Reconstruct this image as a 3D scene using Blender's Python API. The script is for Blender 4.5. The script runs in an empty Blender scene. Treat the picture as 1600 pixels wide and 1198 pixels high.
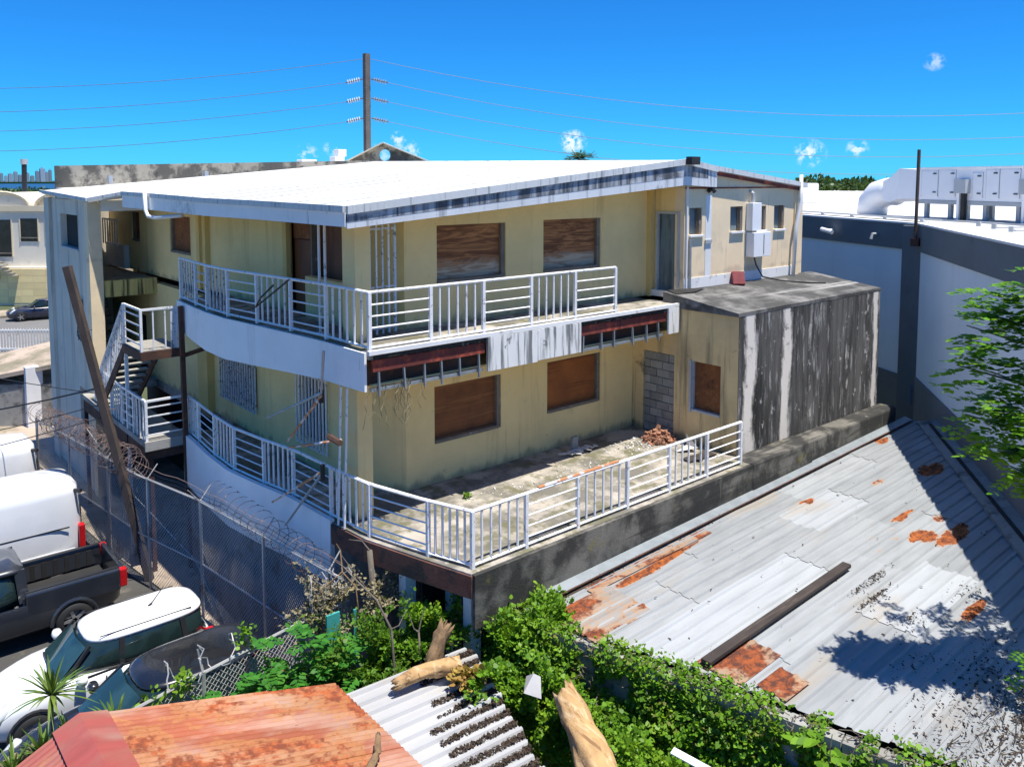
import bpy, math, random
from mathutils import Vector, Matrix, noise as mnoise
R = math.radians
rnd = random.Random(7)
scene = bpy.context.scene
COL = scene.collection

# ------------------------------------------------------------------ camera
cam_d = bpy.data.cameras.new('camera')
cam = bpy.data.objects.new('camera', cam_d); COL.objects.link(cam)
cam.location = (0, 0, 6.58)
cam.rotation_euler = (R(85.5), 0, R(49.33 - 90))
cam_d.sensor_width = 36; cam_d.lens = 28.72; cam_d.shift_y = -0.1353
cam_d.clip_start = 0.1; cam_d.clip_end = 60000
scene.camera = cam

# ------------------------------------------------------------------ world, sun, exposure
SUN_TO = Vector((0.06, -0.26, 1.0)).normalized()          # towards the sun: almost overhead
elev = math.asin(SUN_TO.z); azim = math.atan2(SUN_TO.x, SUN_TO.y)
world = bpy.data.worlds.new('World'); scene.world = world; world.use_nodes = True
wt = world.node_tree; wt.nodes.clear()
w_out = wt.nodes.new('ShaderNodeOutputWorld'); w_bg = wt.nodes.new('ShaderNodeBackground')
sky = wt.nodes.new('ShaderNodeTexSky'); sky.sky_type = 'NISHITA'; sky.sun_disc = False
sky.sun_elevation = elev; sky.sun_rotation = azim; sky.altitude = 10
sky.air_density = 0.85; sky.dust_density = 0.0; sky.ozone_density = 6.0
hs = wt.nodes.new('ShaderNodeMix'); hs.data_type = 'RGBA'; hs.blend_type = 'MULTIPLY'; hs.inputs['Factor'].default_value = 1.0
hs.inputs['B'].default_value = (0.08, 0.47, 0.84, 1)                    # deep tropical blue, the same all over the sky
wt.links.new(sky.outputs[0], hs.inputs['A'])
# small fair-weather clouds low over the sea
tc = wt.nodes.new('ShaderNodeTexCoord')
nz = wt.nodes.new('ShaderNodeTexNoise'); nz.inputs['Scale'].default_value = 95; nz.inputs['Detail'].default_value = 6
nz.inputs['Roughness'].default_value = 0.62
wt.links.new(tc.outputs['Generated'], nz.inputs['Vector'])
def wmath(op, a, b=None, c=None):
    n = wt.nodes.new('ShaderNodeMath'); n.operation = op
    for i, s in enumerate((a, b, c)):
        if s is None: continue
        if isinstance(s, (int, float)): n.inputs[i].default_value = s
        else: wt.links.new(s, n.inputs[i])
    return n.outputs[0]
acc = None
CLOUDS = [(0.7051, 0.7076, 0.0464, 0.014, 1.0), (0.8707, 0.4909, 0.0307, 0.015, .9), (0.8942, 0.4463, 0.0358, 0.010, .8),
          (0.5408, 0.8397, 0.0491, 0.009, .8), (0.5525, 0.8327, 0.0354, 0.012, .7), (0.4486, 0.8932, 0.0316, 0.011, .6),
          (0.4748, 0.8793, 0.0379, 0.009, .55), (0.9177, 0.3768, 0.1259, 0.009, .5), (0.5204, 0.8535, 0.0245, 0.018, .5),
          (0.97, 0.2, 0.03, 0.03, .6)]
for (dx, dy, dz, rad, st) in CLOUDS:
    v = Vector((dx, dy, dz)).normalized()
    sb = wt.nodes.new('ShaderNodeVectorMath'); sb.operation = 'SUBTRACT'
    wt.links.new(tc.outputs['Generated'], sb.inputs[0]); sb.inputs[1].default_value = v
    sc_ = wt.nodes.new('ShaderNodeVectorMath'); sc_.operation = 'MULTIPLY'
    wt.links.new(sb.outputs[0], sc_.inputs[0]); sc_.inputs[1].default_value = (1, 1, 1.15)
    ln = wt.nodes.new('ShaderNodeVectorMath'); ln.operation = 'LENGTH'; wt.links.new(sc_.outputs[0], ln.inputs[0])
    d = wmath('MULTIPLY', ln.outputs['Value'], 1.0 / rad)
    m = wmath('SUBTRACT', 1.35, d)                                    # 1.35 in the middle, 0 outside
    m = wmath('MAXIMUM', m, 0.0)
    m = wmath('MULTIPLY', m, wmath('MULTIPLY', wmath('MAXIMUM', wmath('SUBTRACT', nz.outputs['Fac'], 0.46), 0.0), 9.0))
    m = wmath('MULTIPLY', wmath('MINIMUM', m, 1.0), st)
    acc = m if acc is None else wmath('MAXIMUM', acc, m)
cm = wt.nodes.new('ShaderNodeMix'); cm.data_type = 'RGBA'
wt.links.new(acc, cm.inputs['Factor']); wt.links.new(hs.outputs['Result'], cm.inputs['A'])
cm.inputs['B'].default_value = (4.6, 5.2, 5.9, 1)
wt.links.new(cm.outputs['Result'], w_bg.inputs['Color'])
w_bg.inputs['Strength'].default_value = 0.087
wt.links.new(w_bg.outputs[0], w_out.inputs['Surface'])
sun_d = bpy.data.lights.new('sun', 'SUN'); sun_d.energy = 3.15; sun_d.angle = R(0.53); sun_d.color = (1.0, 0.95, 0.86)
sun = bpy.data.objects.new('sun', sun_d); COL.objects.link(sun)
sun.rotation_euler = SUN_TO.to_track_quat('Z', 'Y').to_euler(); sun.location = (0, 0, 40)
vs = scene.view_settings
vs.view_transform = 'Standard'; vs.look = 'None'; vs.exposure = 1.2; vs.gamma = 1.0; vs.use_curve_mapping = False
scene.cycles.max_bounces = 6; scene.cycles.diffuse_bounces = 4; scene.cycles.transparent_max_bounces = 8
scene.cycles.use_denoising = True

# ------------------------------------------------------------------ material helpers
class NT:
    def __init__(s, name):
        s.m = bpy.data.materials.new(name); s.m.use_nodes = True
        s.t = s.m.node_tree; s.b = s.t.nodes['Principled BSDF']
    def n(s, typ, **kw):
        x = s.t.nodes.new(typ)
        for k, v in kw.items(): setattr(x, k, v)
        return x
    def link(s, a, b): s.t.links.new(a, b)
    def setin(s, sock, v):
        if hasattr(v, 'is_output') or isinstance(v, bpy.types.NodeSocket): s.link(v, sock)
        else:
            if isinstance(v, (tuple, list)) and len(v) == 3 and sock.type == 'RGBA': v = (*v, 1)
            sock.default_value = v
    def pos(s, scale=(1, 1, 1), kind='world', off=(0, 0, 0)):
        if kind == 'world': src = s.n('ShaderNodeNewGeometry').outputs['Position']
        else: src = s.n('ShaderNodeTexCoord').outputs['Object' if kind == 'object' else 'Generated']
        mp = s.n('ShaderNodeMapping'); s.link(src, mp.inputs['Vector'])
        mp.inputs['Scale'].default_value = scale; mp.inputs['Location'].default_value = off
        return mp.outputs[0]
    def noise(s, vec, scale=1, detail=5, rough=.6, dist=0):
        x = s.n('ShaderNodeTexNoise'); s.link(vec, x.inputs['Vector'])
        x.inputs['Scale'].default_value = scale; x.inputs['Detail'].default_value = detail
        x.inputs['Roughness'].default_value = rough; x.inputs['Distortion'].default_value = dist
        return x.outputs['Fac']
    def math(s, op, a, b=0.0, clamp=False):
        x = s.n('ShaderNodeMath', operation=op, use_clamp=clamp)
        s.setin(x.inputs[0], a); s.setin(x.inputs[1], b); return x.outputs[0]
    def rng(s, v, lo, hi, a=0.0, b=1.0):
        x = s.n('ShaderNodeMapRange', interpolation_type='SMOOTHSTEP')
        s.setin(x.inputs['Value'], v)
        for k, q in zip(('From Min', 'From Max', 'To Min', 'To Max'), (lo, hi, a, b)): x.inputs[k].default_value = q
        return x.outputs[0]
    def mix(s, fac, a, b, mode='MIX'):
        x = s.n('ShaderNodeMix', data_type='RGBA', blend_type=mode)
        s.setin(x.inputs['Factor'], fac); s.setin(x.inputs['A'], a); s.setin(x.inputs['B'], b)
        return x.outputs['Result']
    def sep(s, vec):
        x = s.n('ShaderNodeSeparateXYZ'); s.link(vec, x.inputs[0]); return x.outputs
    def bump(s, h, strength=.3, dist=.02):
        x = s.n('ShaderNodeBump'); s.link(h, x.inputs['Height'])
        x.inputs['Strength'].default_value = strength; x.inputs['Distance'].default_value = dist
        s.link(x.outputs[0], s.b.inputs['Normal'])
    def fin(s, col, rough=.8, metal=0.0):
        s.setin(s.b.inputs['Base Color'], col); s.setin(s.b.inputs['Roughness'], rough)
        s.setin(s.b.inputs['Metallic'], metal); return s.m

def C3(c, k): return tuple(x * k for x in c)
def surf(name, col, rough=.85, var=.12, vs_=1.3, layers=(), bump=.15, bscale=30, metal=0.0, spec=None, objvar=0.0, kind='world'):
    """base colour with soft variation, then layers (kind, colour, scale, lo, hi, strength)"""
    t = NT(name); p = t.pos(kind=kind)
    n1 = t.noise(p, vs_, 6, .6)
    c = t.mix(t.rng(n1, .3, .7), C3(col, 1 - var), tuple(min(1, x * (1 + var * .6)) for x in col))
    if objvar:
        oi = t.n('ShaderNodeObjectInfo')
        k = t.rng(oi.outputs['Random'], 0, 1, 1 - objvar, 1 + objvar * .4)
        mu = t.n('ShaderNodeCombineColor'); 
        for i in range(3): t.link(k, mu.inputs[i])
        c = t.mix(1.0, c, mu.outputs[0], 'MULTIPLY')
    for i, (kd, lc, sc, lo, hi, st) in enumerate(layers):
        off = (i * 7.3 + 1.7, i * 3.1, i * 5.9)
        if kd == 'blotch': v = t.pos(off=off, kind=kind); f = t.noise(v, sc, 8, .65)
        elif kd == 'streak': v = t.pos((1, 1, .07), off=off, kind=kind); f = t.noise(v, sc, 7, .62, .3)
        elif kd == 'grainx': v = t.pos((.06, 1, 1), off=off, kind=kind); f = t.noise(v, sc, 7, .6, .5)
        elif kd == 'grainy': v = t.pos((1, .06, 1), off=off, kind=kind); f = t.noise(v, sc, 7, .6, .5)
        elif kd == 'zlow':                                  # splash dirt up to a height: scale = reference z
            z = t.math('ABSOLUTE', t.math('SUBTRACT', t.sep(t.pos(kind=kind))[2], sc)); z = t.math('MULTIPLY', z, 1.5)
            nn = t.noise(t.pos((1, 1, .15), off=off, kind=kind), 3.0, 6, .6)
            f = t.math('SUBTRACT', nn, z)
        f = t.rng(f, lo, hi, 0, st)
        c = t.mix(f, c, lc)
    if bump:
        nb = t.noise(t.pos(kind=kind), bscale, 6, .7)
        t.bump(nb, bump, .02)
    m = t.fin(c, rough, metal)
    if spec is not None: t.b.inputs['Specular IOR Level'].default_value = spec
    return m

MOULD = (.045, .045, .04)
M = {}
M['wall'] = surf('painted_wall', (.88, .67, .31), .9, .08, .7, [('zlow', (.22, .19, .12), 0.0, .22, .50, .6), ('zlow', (.22, .19, .12), 3.48, .22, .50, .6), ('streak', (.36, .28, .15), 7, .62, .76, .4), ('streak', (.42, .31, .14), 2.2, .54, .76, .6), ('blotch', (.40, .34, .19), 1.3, .60, .78, .45), ('blotch', (.16, .14, .09), 5.0, .66, .74, .5)], .12, 40)
M['wall_lit'] = surf('sunlit_wall_tone', (.90, .72, .47), .9, .08, .8, [('zlow', (.46, .38, .28), 4.1, .34, .55, .5), ('streak', (.46, .31, .16), 7, .60, .74, .5), ('blotch', (.62, .50, .36), 1.1, .56, .68, .4), ('streak', (.34, .25, .14), 1.8, .60, .78, .55), ('blotch', (.40, .31, .18), 2.0, .62, .75, .5)], .12, 40)  # facade paint again, in a paler tone put in for the sunlit walls
M['wall_stained'] = surf('stained_wall', (.78, .58, .29), .9, .15, .9, [('zlow', (.10, .10, .07), 0.0, .15, .45, .7), ('streak', (.12, .11, .08), 2.6, .52, .70, .75), ('blotch', (.08, .075, .06), 1.6, .60, .72, .7)], .2, 30)
M['tower'] = surf('tower_paint', (.74, .67, .55), .9, .10, .6, [('streak', (.26, .23, .19), 2.0, .50, .74, .7), ('blotch', (.18, .17, .14), 1.2, .62, .75, .5)], .12, 40)
M['mouldy_beam'] = surf('mouldy_beam', (.62, .50, .18), .9, .1, 1, [('streak', (.04, .045, .02), 5, .46, .62, .9)], .2, 40)
M['pilaster'] = surf('pilaster_paint', (.74, .53, .20), .9, .1, .8, [('streak', (.3, .25, .13), 2.5, .6, .75, .4)], .1, 40)
M['roof_white'] = surf('roof_coating', (.66, .655, .63), .75, .06, .4, [('blotch', (.46, .44, .40), .8, .56, .8, .6), ('grainx', (.40, .38, .33), 2.0, .56, .74, .5), ('blotch', (.30, .28, .25), 3.0, .68, .76, .5)], .06, 20)
M['fascia'] = surf('mouldy_fascia', (.66, .69, .72), .8, .08, .8, [('streak', (.16, .17, .19), 5, .52, .70, .7), ('blotch', (.12, .12, .13), 1.6, .60, .72, .6)], .1, 40)
M['fascia_mould'] = surf('mould_band', (.40, .43, .47), .85, .10, .8, [('streak', (.035, .04, .05), 5, .38, .60, .9), ('blotch', (.55, .58, .62), .9, .52, .66, .8), ('streak', (.02, .022, .025), 12, .56, .68, .8)], .1, 40)
M['fascia_lip'] = surf('roof_edge_lip', (.62, .64, .64), .6, .06, 1.2, [('streak', (.12, .13, .13), 9.0, .52, .70, .7)], .05, 30)
M['fascia_west'] = surf('white_apron', (.90, .90, .88), .8, .05, .8, [('streak', (.6, .6, .6), 2.6, .54, .78, .6), ('blotch', (.30, .30, .31), .7, .58, .74, .7), ('streak', (.06, .06, .06), 9, .64, .74, .75)], .08, 30)
M['panel_peel'] = surf('peeling_panel', (.80, .80, .77), .8, .05, 1, [('streak', (.10, .11, .11), 6, .50, .62, .85), ('blotch', (.10, .11, .11), 3, .60, .68, .8)], .15, 30)
M['conc'] = surf('weathered_concrete', (.34, .325, .29), .95, .2, 1.0, [('blotch', (.06, .06, .05), 1.4, .5, .68, .8), ('blotch', (.16, .17, .07), 3.0, .62, .74, .6), ('blotch', (.55, .52, .46), 5, .64, .72, .5)], .5, 25)
M['terrace'] = surf('terrace_floor', (.43, .39, .33), .95, .18, .9, [('blotch', (.12, .115, .095), .7, .42, .58, .85), ('blotch', (.13, .125, .06), 2.3, .48, .62, .8), ('blotch', (.60, .56, .48), 4.5, .60, .70, .5), ('blotch', (.05, .05, .04), 9, .62, .72, .7)], .45, 35)
M['box_top'] = surf('slab_top', (.22, .215, .205), .95, .2, .8, [('blotch', (.045, .045, .042), .8, .38, .56, .9), ('grainx', (.46, .45, .43), 1.6, .58, .72, .7), ('blotch', (.10, .095, .08), 5, .56, .68, .6)], .4, 30)
M['ledge'] = surf('mossy_ledge', (.17, .16, .138), .95, .2, 1.2, [('blotch', (.022, .022, .02), 1.1, .38, .56, .9), ('grainx', (.02, .02, .02), 5, .5, .62, .7), ('blotch', (.19, .17, .04), 1.8, .60, .72, .75), ('streak', (.45, .42, .36), 3, .62, .74, .5)], .6, 22)
M['ply'] = surf('plywood', (.25, .085, .026), .75, .25, 1.5, [('grainx', (.46, .20, .075), 9, .50, .68, .55), ('grainx', (.07, .025, .012), 5, .56, .68, .7)], .15, 50)
def ply_bleached(name, z0, z1, dk=1.0):
    t = NT(name); p = t.pos()
    g = t.noise(t.pos((.10, .10, 1), off=(2, 1, 3)), 9, 6, .6, 1.6)
    c = t.mix(t.rng(g, .40, .66), C3((.17, .062, .022), dk), C3((.46, .20, .072), dk))
    z = t.sep(p)[2]
    w = t.math('ADD', t.math('MULTIPLY', t.noise(t.pos((.5, .5, 1.2)), 2.2, 7, .7, .8), .9), t.rng(z, z0, z1, .55, -.35))
    c = t.mix(t.rng(w, .45, .78, 0, .85), c, t.mix(t.rng(g, .45, .60), (.56, .46, .33), (.28, .20, .13)))
    t.bump(g, .2, .02)
    return t.fin(c, .8)
M['ply_up'] = ply_bleached('bleached_plywood', 4.3, 5.3)
M['ply_low'] = surf('dark_plywood', (.20, .070, .022), .75, .3, 1.5, [('grainx', (.34, .135, .045), 7, .50, .66, .6), ('grainx', (.05, .018, .008), 4, .55, .66, .7)], .15, 50)
M['ply_red'] = surf('red_plywood', (.33, .105, .025), .75, .25, 1.5, [('grainx', (.11, .03, .01), 8, .52, .62, .8)], .15, 50)
M['door_blue'] = surf('peeling_blue_door', (.16, .21, .225), .8, .2, 1.5, [('streak', (.05, .06, .07), 7, .50, .62, .8), ('streak', (.36, .41, .42), 11, .60, .70, .6), ('blotch', (.24, .10, .04), 1.2, .66, .74, .6)], .2, 60)
M['door_brown'] = surf('brown_door', (.20, .065, .022), .6, .2, 1.2, [('streak', (.10, .03, .012), 5, .5, .64, .7)], .1, 40)
M['frame'] = surf('weathered_frame', (.20, .17, .135), .8, .2, 3, [('blotch', (.42, .38, .33), 6, .58, .68, .6)], .1, 40)
M['frame_light'] = surf('aluminium_frame', (.50, .51, .52), .5, .1, 3, [('blotch', (.25, .24, .23), 4, .58, .68, .6)], .05, 40)
M['rail'] = surf('peeling_white_rail', (.82, .82, .82), .55, .06, 3, [('blotch', (.26, .26, .27), 9, .57, .64, .75), ('blotch', (.28, .11, .04), 6, .66, .70, .7)], .1, 60)
M['rail_old'] = surf('scaled_white_rail', (.62, .66, .71), .6, .06, 3, [('blotch', (.14, .14, .16), 11, .54, .60, .85), ('blotch', (.20, .08, .035), 6, .63, .67, .7)], .1, 60)
M['rail_rust'] = surf('rusting_rail', (.70, .70, .70), .6, .1, 3, [('blotch', (.50, .17, .03), 4, .42, .50, .9)], .1, 60)
M['steel_brown'] = surf('rusted_steel', (.085, .042, .028), .85, .3, 2, [('blotch', (.20, .075, .035), 3, .54, .68, .7), ('blotch', (.03, .022, .02), 5, .55, .68, .7)], .3, 50)
M['pole_brown'] = surf('weathered_brown_pole', (.075, .055, .045), .9, .25, 2, [('streak', (.15, .10, .07), 6, .55, .7, .6)], .3, 40)
M['beam_red'] = surf('red_primer_beam', (.17, .035, .026), .8, .25, 2, [('blotch', (.55, .10, .045), 2.2, .48, .64, .85), ('streak', (.04, .02, .02), 5, .55, .7, .8)], .2, 40)
M['tar'] = surf('torn_roofing_felt', (.03, .028, .025), .9, .3, 3, [('blotch', (.25, .23, .2), 5, .62, .7, .6)], .4, 30)
M['galv'] = surf('galvanised_strip', (.36, .40, .42), .45, .15, 3, [('blotch', (.2, .09, .04), 4, .64, .7, .7)], .05, 40, metal=.5)
M['white_paint'] = surf('white_paint', (.80, .80, .78), .7, .05, 2, [('blotch', (.4, .38, .34), 3, .62, .74, .5)], .05, 40)
M['white_flash'] = surf('white_waterproofing', (.82, .82, .80), .8, .05, 2, [('blotch', (.34, .31, .26), 4, .57, .68, .6), ('streak', (.06, .06, .06), 5, .68, .74, .8)], .1, 40)
M['cmu'] = surf('concrete_block', (.33, .325, .30), .95, .15, 4, [('blotch', (.14, .14, .12), 6, .58, .72, .6)], .4, 60, objvar=.25)
M['mortar'] = surf('mortar', (.17, .165, .145), .95, .2, 4, (), .3, 60)
M['white_wall'] = surf('white_basement_wall', (.84, .84, .84), .9, .08, .8, [('streak', (.24, .24, .25), 1.8, .58, .76, .6), ('blotch', (.08, .08, .08), 1.1, .64, .74, .7)], .15, 30)
M['grime_white'] = surf('grimy_render', (.50, .47, .47), .9, .15, .8, [('blotch', (.13, .12, .12), 1.4, .52, .68, .7), ('blotch', (.26, .09, .055), 1.8, .66, .74, .6)], .2, 30)
M['shade_grime'] = surf('shade_toned_grimy_render', (.17, .165, .165), .95, .2, .8, [('blotch', (.06, .06, .06), 1.1, .46, .64, .8), ('blotch', (.36, .35, .35), 1.6, .62, .72, .6)], .2, 30)  # alley shade put into the dark base tone, grime blotches on top
M['rust_edge'] = surf('spalled_slab_edge', (.14, .06, .04), .95, .3, 2, [('blotch', (.035, .03, .028), 2, .48, .6, .85), ('blotch', (.30, .12, .07), 4, .58, .7, .7)], .6, 20)
M['dark'] = surf('interior_shade', (.03, .03, .03), .95, .2, 1, (), 0)  # near-black colour stands in for the shade inside rooms and openings
M['grey_wall'] = surf('grey_blue_wall', (.80, .89, .92), .85, .04, .5, [('streak', (.58, .66, .70), 1.4, .52, .8, .6), ('streak', (.80, .86, .88), 3, .62, .8, .35)], .06, 50)
M['grey_band'] = surf('charcoal_band', (.16, .18, .19), .8, .10, .6, [('streak', (.17, .19, .20), 1.6, .56, .76, .5), ('blotch', (.08, .09, .10), 2, .58, .72, .5)], .06, 50)
M['hvac'] = surf('hvac_white', (.86, .86, .86), .5, .03, .5, [('streak', (.48, .48, .47), 2, .62, .8, .35)], .03, 30)
M['hvac_grey'] = surf('hvac_grey', (.42, .44, .45), .6, .1, 1, (), .05, 30)
M['black'] = surf('black_rubber', (.02, .02, .02), .7, .2, 3, (), .05, 40)
M['pvc'] = surf('pvc_pipe', (.80, .80, .78), .4, .04, 2, (), 0)
M['asphalt'] = surf('asphalt', (.070, .068, .064), .95, .2, .5, [('blotch', (.20, .175, .14), 1.2, .58, .72, .6), ('blotch', (.28, .25, .2), 16, .63, .72, .5)], .4, 60)
M['path'] = surf('pale_concrete_path', (.46, .37, .29), .95, .12, .5, [('blotch', (.20, .18, .12), .45, .44, .60, .85), ('blotch', (.12, .11, .07), 2.0, .54, .68, .7)], .3, 30)
M['ground'] = surf('far_ground', (.09, .11, .05), .95, .3, .05, [('blotch', (.20, .18, .14), .03, .5, .6, .7)], 0)
M['dirt'] = surf('dirt', (.15, .125, .09), .95, .25, 1, [('blotch', (.05, .05, .03), 2, .5, .66, .7)], .5, 30)
M['sea'] = surf('sea_water', (.005, .07, .17), .5, .1, .01, (), 0)
M['road'] = surf('road', (.17, .165, .16), .95, .1, .3, (), .1, 30)
M['log'] = surf('sawn_log', (.50, .31, .135), .85, .2, 3, [('grainy', (.62, .45, .26), 9, .5, .62, .7), ('grainy', (.20, .10, .04), 14, .56, .66, .8), ('blotch', (.26, .13, .05), 3, .58, .7, .6)], .6, 22, kind='object')
M['bark'] = surf('bark', (.24, .155, .08), .95, .25, 4, [('streak', (.09, .05, .03), 8, .52, .66, .7)], .7, 25, kind='object')
M['bark_grey'] = surf('grey_bark', (.16, .135, .105), .95, .25, 4, [('blotch', (.28, .25, .2), 6, .56, .68, .6)], .5, 30)
M['plank'] = surf('weathered_plank', (.052, .040, .034), .9, .25, 2, [('grainx', (.14, .11, .09), 12, .52, .66, .7)], .4, 40)
M['wire'] = surf('galvanised_wire', (.46, .45, .43), .5, .15, 2, [('blotch', (.20, .12, .09), 2, .56, .66, .7)], 0, metal=.3)
M['wire_old'] = surf('rusty_razor_wire', (.19, .13, .115), .7, .25, 3, [('blotch', (.36, .33, .32), 4, .56, .66, .7)], 0)
M['cable'] = surf('black_cable', (.02, .02, .02), .6, .1, 2, (), 0)
M['cable_far'] = surf('overhead_cable', (.12, .16, .22), .6, .1, 2, (), 0)
M['litter'] = surf('leaf_litter', (.055, .038, .026), .95, .4, 30, [('blotch', (.20, .12, .06), 40, .56, .64, .8)], 0)

RUST = [(20.8, 8.25, .75, .34), (17.5, 6.45, .85, .24), (17.0, 6.85, .4, .2), (18.1, 6.9, .3, .25), (19.0, 8.76, .42, .16), (16.9, 9.35, .4, .16), (17.75, 9.2, .3, .12), (14.75, 5.05, .6, .12), (22.0, 10.05, .25, .12), (17.7, 7.55, .5, .10), (11.4, 9.72, 1.1, .13), (12.8, 9.8, 1.0, .11)]
def metal_sheet(name, col, rust_lo, rust_hi, rust1=(.38, .105, .018), rust2=(.11, .032, .016), gray=.12, var=.14, pink=None, grain=('X', .18), spots=False):
    t = NT(name); p = t.pos()
    oi = t.n('ShaderNodeObjectInfo').outputs['Random']
    k = t.rng(oi, 0, 1, 1 - var, 1.06)
    cc = t.n('ShaderNodeCombineColor')
    for i in range(3): t.link(k, cc.inputs[i])
    sx = (grain[1], 1, 1) if grain[0] == 'X' else (1, grain[1], 1)
    long_ = t.noise(t.pos(sx), 4.0, 6, .6, .2)
    c = t.mix(t.rng(long_, .35, .7), col, C3(col, 1 - gray * 1.6))
    if pink: c = t.mix(t.rng(t.noise(t.pos(sx, off=(3, 5, 1)), 1.6, 5, .6), .42, .6), c, pink)
    c = t.mix(1.0, c, cc.outputs[0], 'MULTIPLY')
    st = t.noise(t.pos((.35, 1, 1), off=(9, 2, 4)), 1.1, 4, .5)
    c = t.mix(t.rng(st, .56, .72, 0, .5), c, C3((.36, .30, .22), 1.0))
    rn = t.noise(t.pos((.5, .9, 1) if grain[0] == 'X' else (.9, .5, 1), off=(4, 1, 8)), 1.15, 9, .66, .4)
    rn2 = t.noise(t.pos(off=(1, 6, 2)), 7, 7, .65)
    r = t.math('ADD', rn, t.math('MULTIPLY', t.math('SUBTRACT', rn2, .5), .22))
    if spots:                                              # rust blooms where the sheets have burnt through
        xy = t.sep(p)
        for sx_, sy_, rx_, ry_ in RUST:
            ex = t.math('MULTIPLY', t.math('SUBTRACT', xy[0], sx_), 1 / rx_); ey = t.math('MULTIPLY', t.math('SUBTRACT', xy[1], sy_), 1 / ry_)
            dd = t.math('SQRT', t.math('ADD', t.math('MULTIPLY', ex, ex), t.math('MULTIPLY', ey, ey)))
            r = t.math('ADD', r, t.rng(dd, .2, 1.5, .34, 0))
    mask = t.rng(r, rust_lo, rust_hi)
    halo = t.rng(r, rust_lo - .045, rust_lo, 0, .45)
    c = t.mix(halo, c, (.44, .21, .06))
    c = t.mix(mask, c, t.mix(t.rng(rn2, .38, .62), rust1, rust2))
    rough = t.rng(mask, 0, 1, .55, .95)
    t.bump(t.noise(p, 14, 5, .6), .12, .02)
    return t.fin(c, rough, 0.0)
M['tin'] = metal_sheet('galvanised_roof_sheet', (.335, .35, .355), .70, .73, spots=True)
M['tin_new'] = metal_sheet('bright_roof_sheet', (.38, .40, .415), .76, .79, gray=.08, var=.05, spots=True)
M['tin_rust'] = metal_sheet('rusted_roof_sheet', (.31, .28, .25), .47, .55, rust1=(.30, .075, .02), rust2=(.085, .03, .018))
M['red_roof'] = metal_sheet('red_oxide_sheet', (.36, .10, .045), .50, .58, rust1=(.40, .10, .03), rust2=(.19, .05, .022), pink=(.43, .235, .165), var=.10)
M['red_roof_dark'] = metal_sheet('dark_red_sheet', (.34, .075, .06), .62, .70, rust1=(.33, .10, .045), rust2=(.2, .055, .03), pink=(.30, .10, .07), var=.05)
M['white_tin'] = metal_sheet('white_corrugated_sheet', (.42, .42, .42), .80, .85, gray=.07, var=.06)

def box_side_mat():
    t = NT('black_streaked_concrete'); p = t.pos(); xyz = t.sep(p)
    n = t.noise(t.pos((1, 1, .10)), 2.6, 8, .65, .3)
    c = t.mix(t.rng(n, .34, .68), (.012, .012, .012), (.125, .12, .112))
    f2 = t.noise(t.pos((1, 1, .16), off=(3, 0, 2)), 6, 8, .7)
    c = t.mix(t.rng(f2, .54, .68, 0, .85), c, (.40, .39, .38))
    c = t.mix(t.rng(t.noise(t.pos(off=(5, 1, 1)), 3.5, 9, .75), .61, .66, 0, .9), c, (.52, .50, .48))
    wob = t.math('MULTIPLY', t.math('SUBTRACT', t.noise(t.pos((1, 1, .35), off=(8, 2, 0)), 2.2, 8, .7), .5), .75)
    x = t.math('ADD', xyz[0], wob)
    for cx_, w, st in ((16.98, .20, .95), (18.60, .17, .95), (19.75, .05, .55), (21.75, .06, .5), (22.9, .08, .7), (23.38, .13, .95)):
        d = t.math('ABSOLUTE', t.math('SUBTRACT', x, cx_))
        brk = t.noise(t.pos((.6, 1, .55), off=(cx_, 2, 1)), 2.2, 8, .75)
        m_ = t.math('MULTIPLY', t.rng(d, w * .6, w * 1.5, st, 0), t.rng(brk, .28 if w > .1 else .48, .42 if w > .1 else .60))
        c = t.mix(m_, c, (.80, .74, .67))
    t.bump(t.noise(p, 22, 7, .7), .5, .02)
    return t.fin(c, .95)
M['box_side'] = box_side_mat()

def foliage(name, c1, c2, c3, trans=.35):
    t = NT(name)
    geo = t.n('ShaderNodeNewGeometry'); r = geo.outputs['Random Per Island']
    n = t.noise(t.pos(), 1.3, 3, .5)
    c = t.mix(t.rng(r, 0, 1), c1, c2)
    c = t.mix(t.rng(n, .5, .72, 0, .6), c, c3)
    t.fin(c, .5); t.b.inputs['Specular IOR Level'].default_value = .35
    tr = t.n('ShaderNodeBsdfTranslucent'); t.setin(tr.inputs['Color'], t.mix(.5, c, (.30, .42, .03)))
    mx = t.n('ShaderNodeMixShader'); mx.inputs[0].default_value = trans
    t.link(t.b.outputs[0], mx.inputs[1]); t.link(tr.outputs[0], mx.inputs[2])
    t.link(mx.outputs[0], t.t.nodes['Material Output'].inputs['Surface'])
    return t.m
M['vine'] = foliage('vine_leaf', (.075, .19, .012), (.19, .38, .02), (.30, .44, .03))
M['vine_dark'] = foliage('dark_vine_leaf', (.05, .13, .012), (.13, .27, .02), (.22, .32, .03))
M['vine_dull'] = foliage('yellowing_vine_leaf', (.10, .15, .03), (.24, .26, .05), (.30, .22, .06))
M['shrub'] = foliage('shrub_leaf', (.03, .16, .02), (.07, .27, .03), (.12, .29, .04))
M['tree_leaf'] = foliage('tree_leaf', (.08, .26, .016), (.20, .44, .025), (.33, .50, .03), .5)
M['dry_leaf'] = foliage('dry_leaf', (.30, .16, .05), (.42, .30, .06), (.20, .12, .05), .2)
M['straw'] = foliage('dry_grass', (.30, .26, .17), (.20, .17, .11), (.36, .30, .15), .2)
M['strap'] = foliage('strap_leaf', (.06, .14, .02), (.14, .23, .04), (.24, .29, .06), .25)
M['far_tree'] = foliage('far_foliage', (.022, .055, .012), (.045, .10, .02), (.03, .07, .02), .15)

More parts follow.
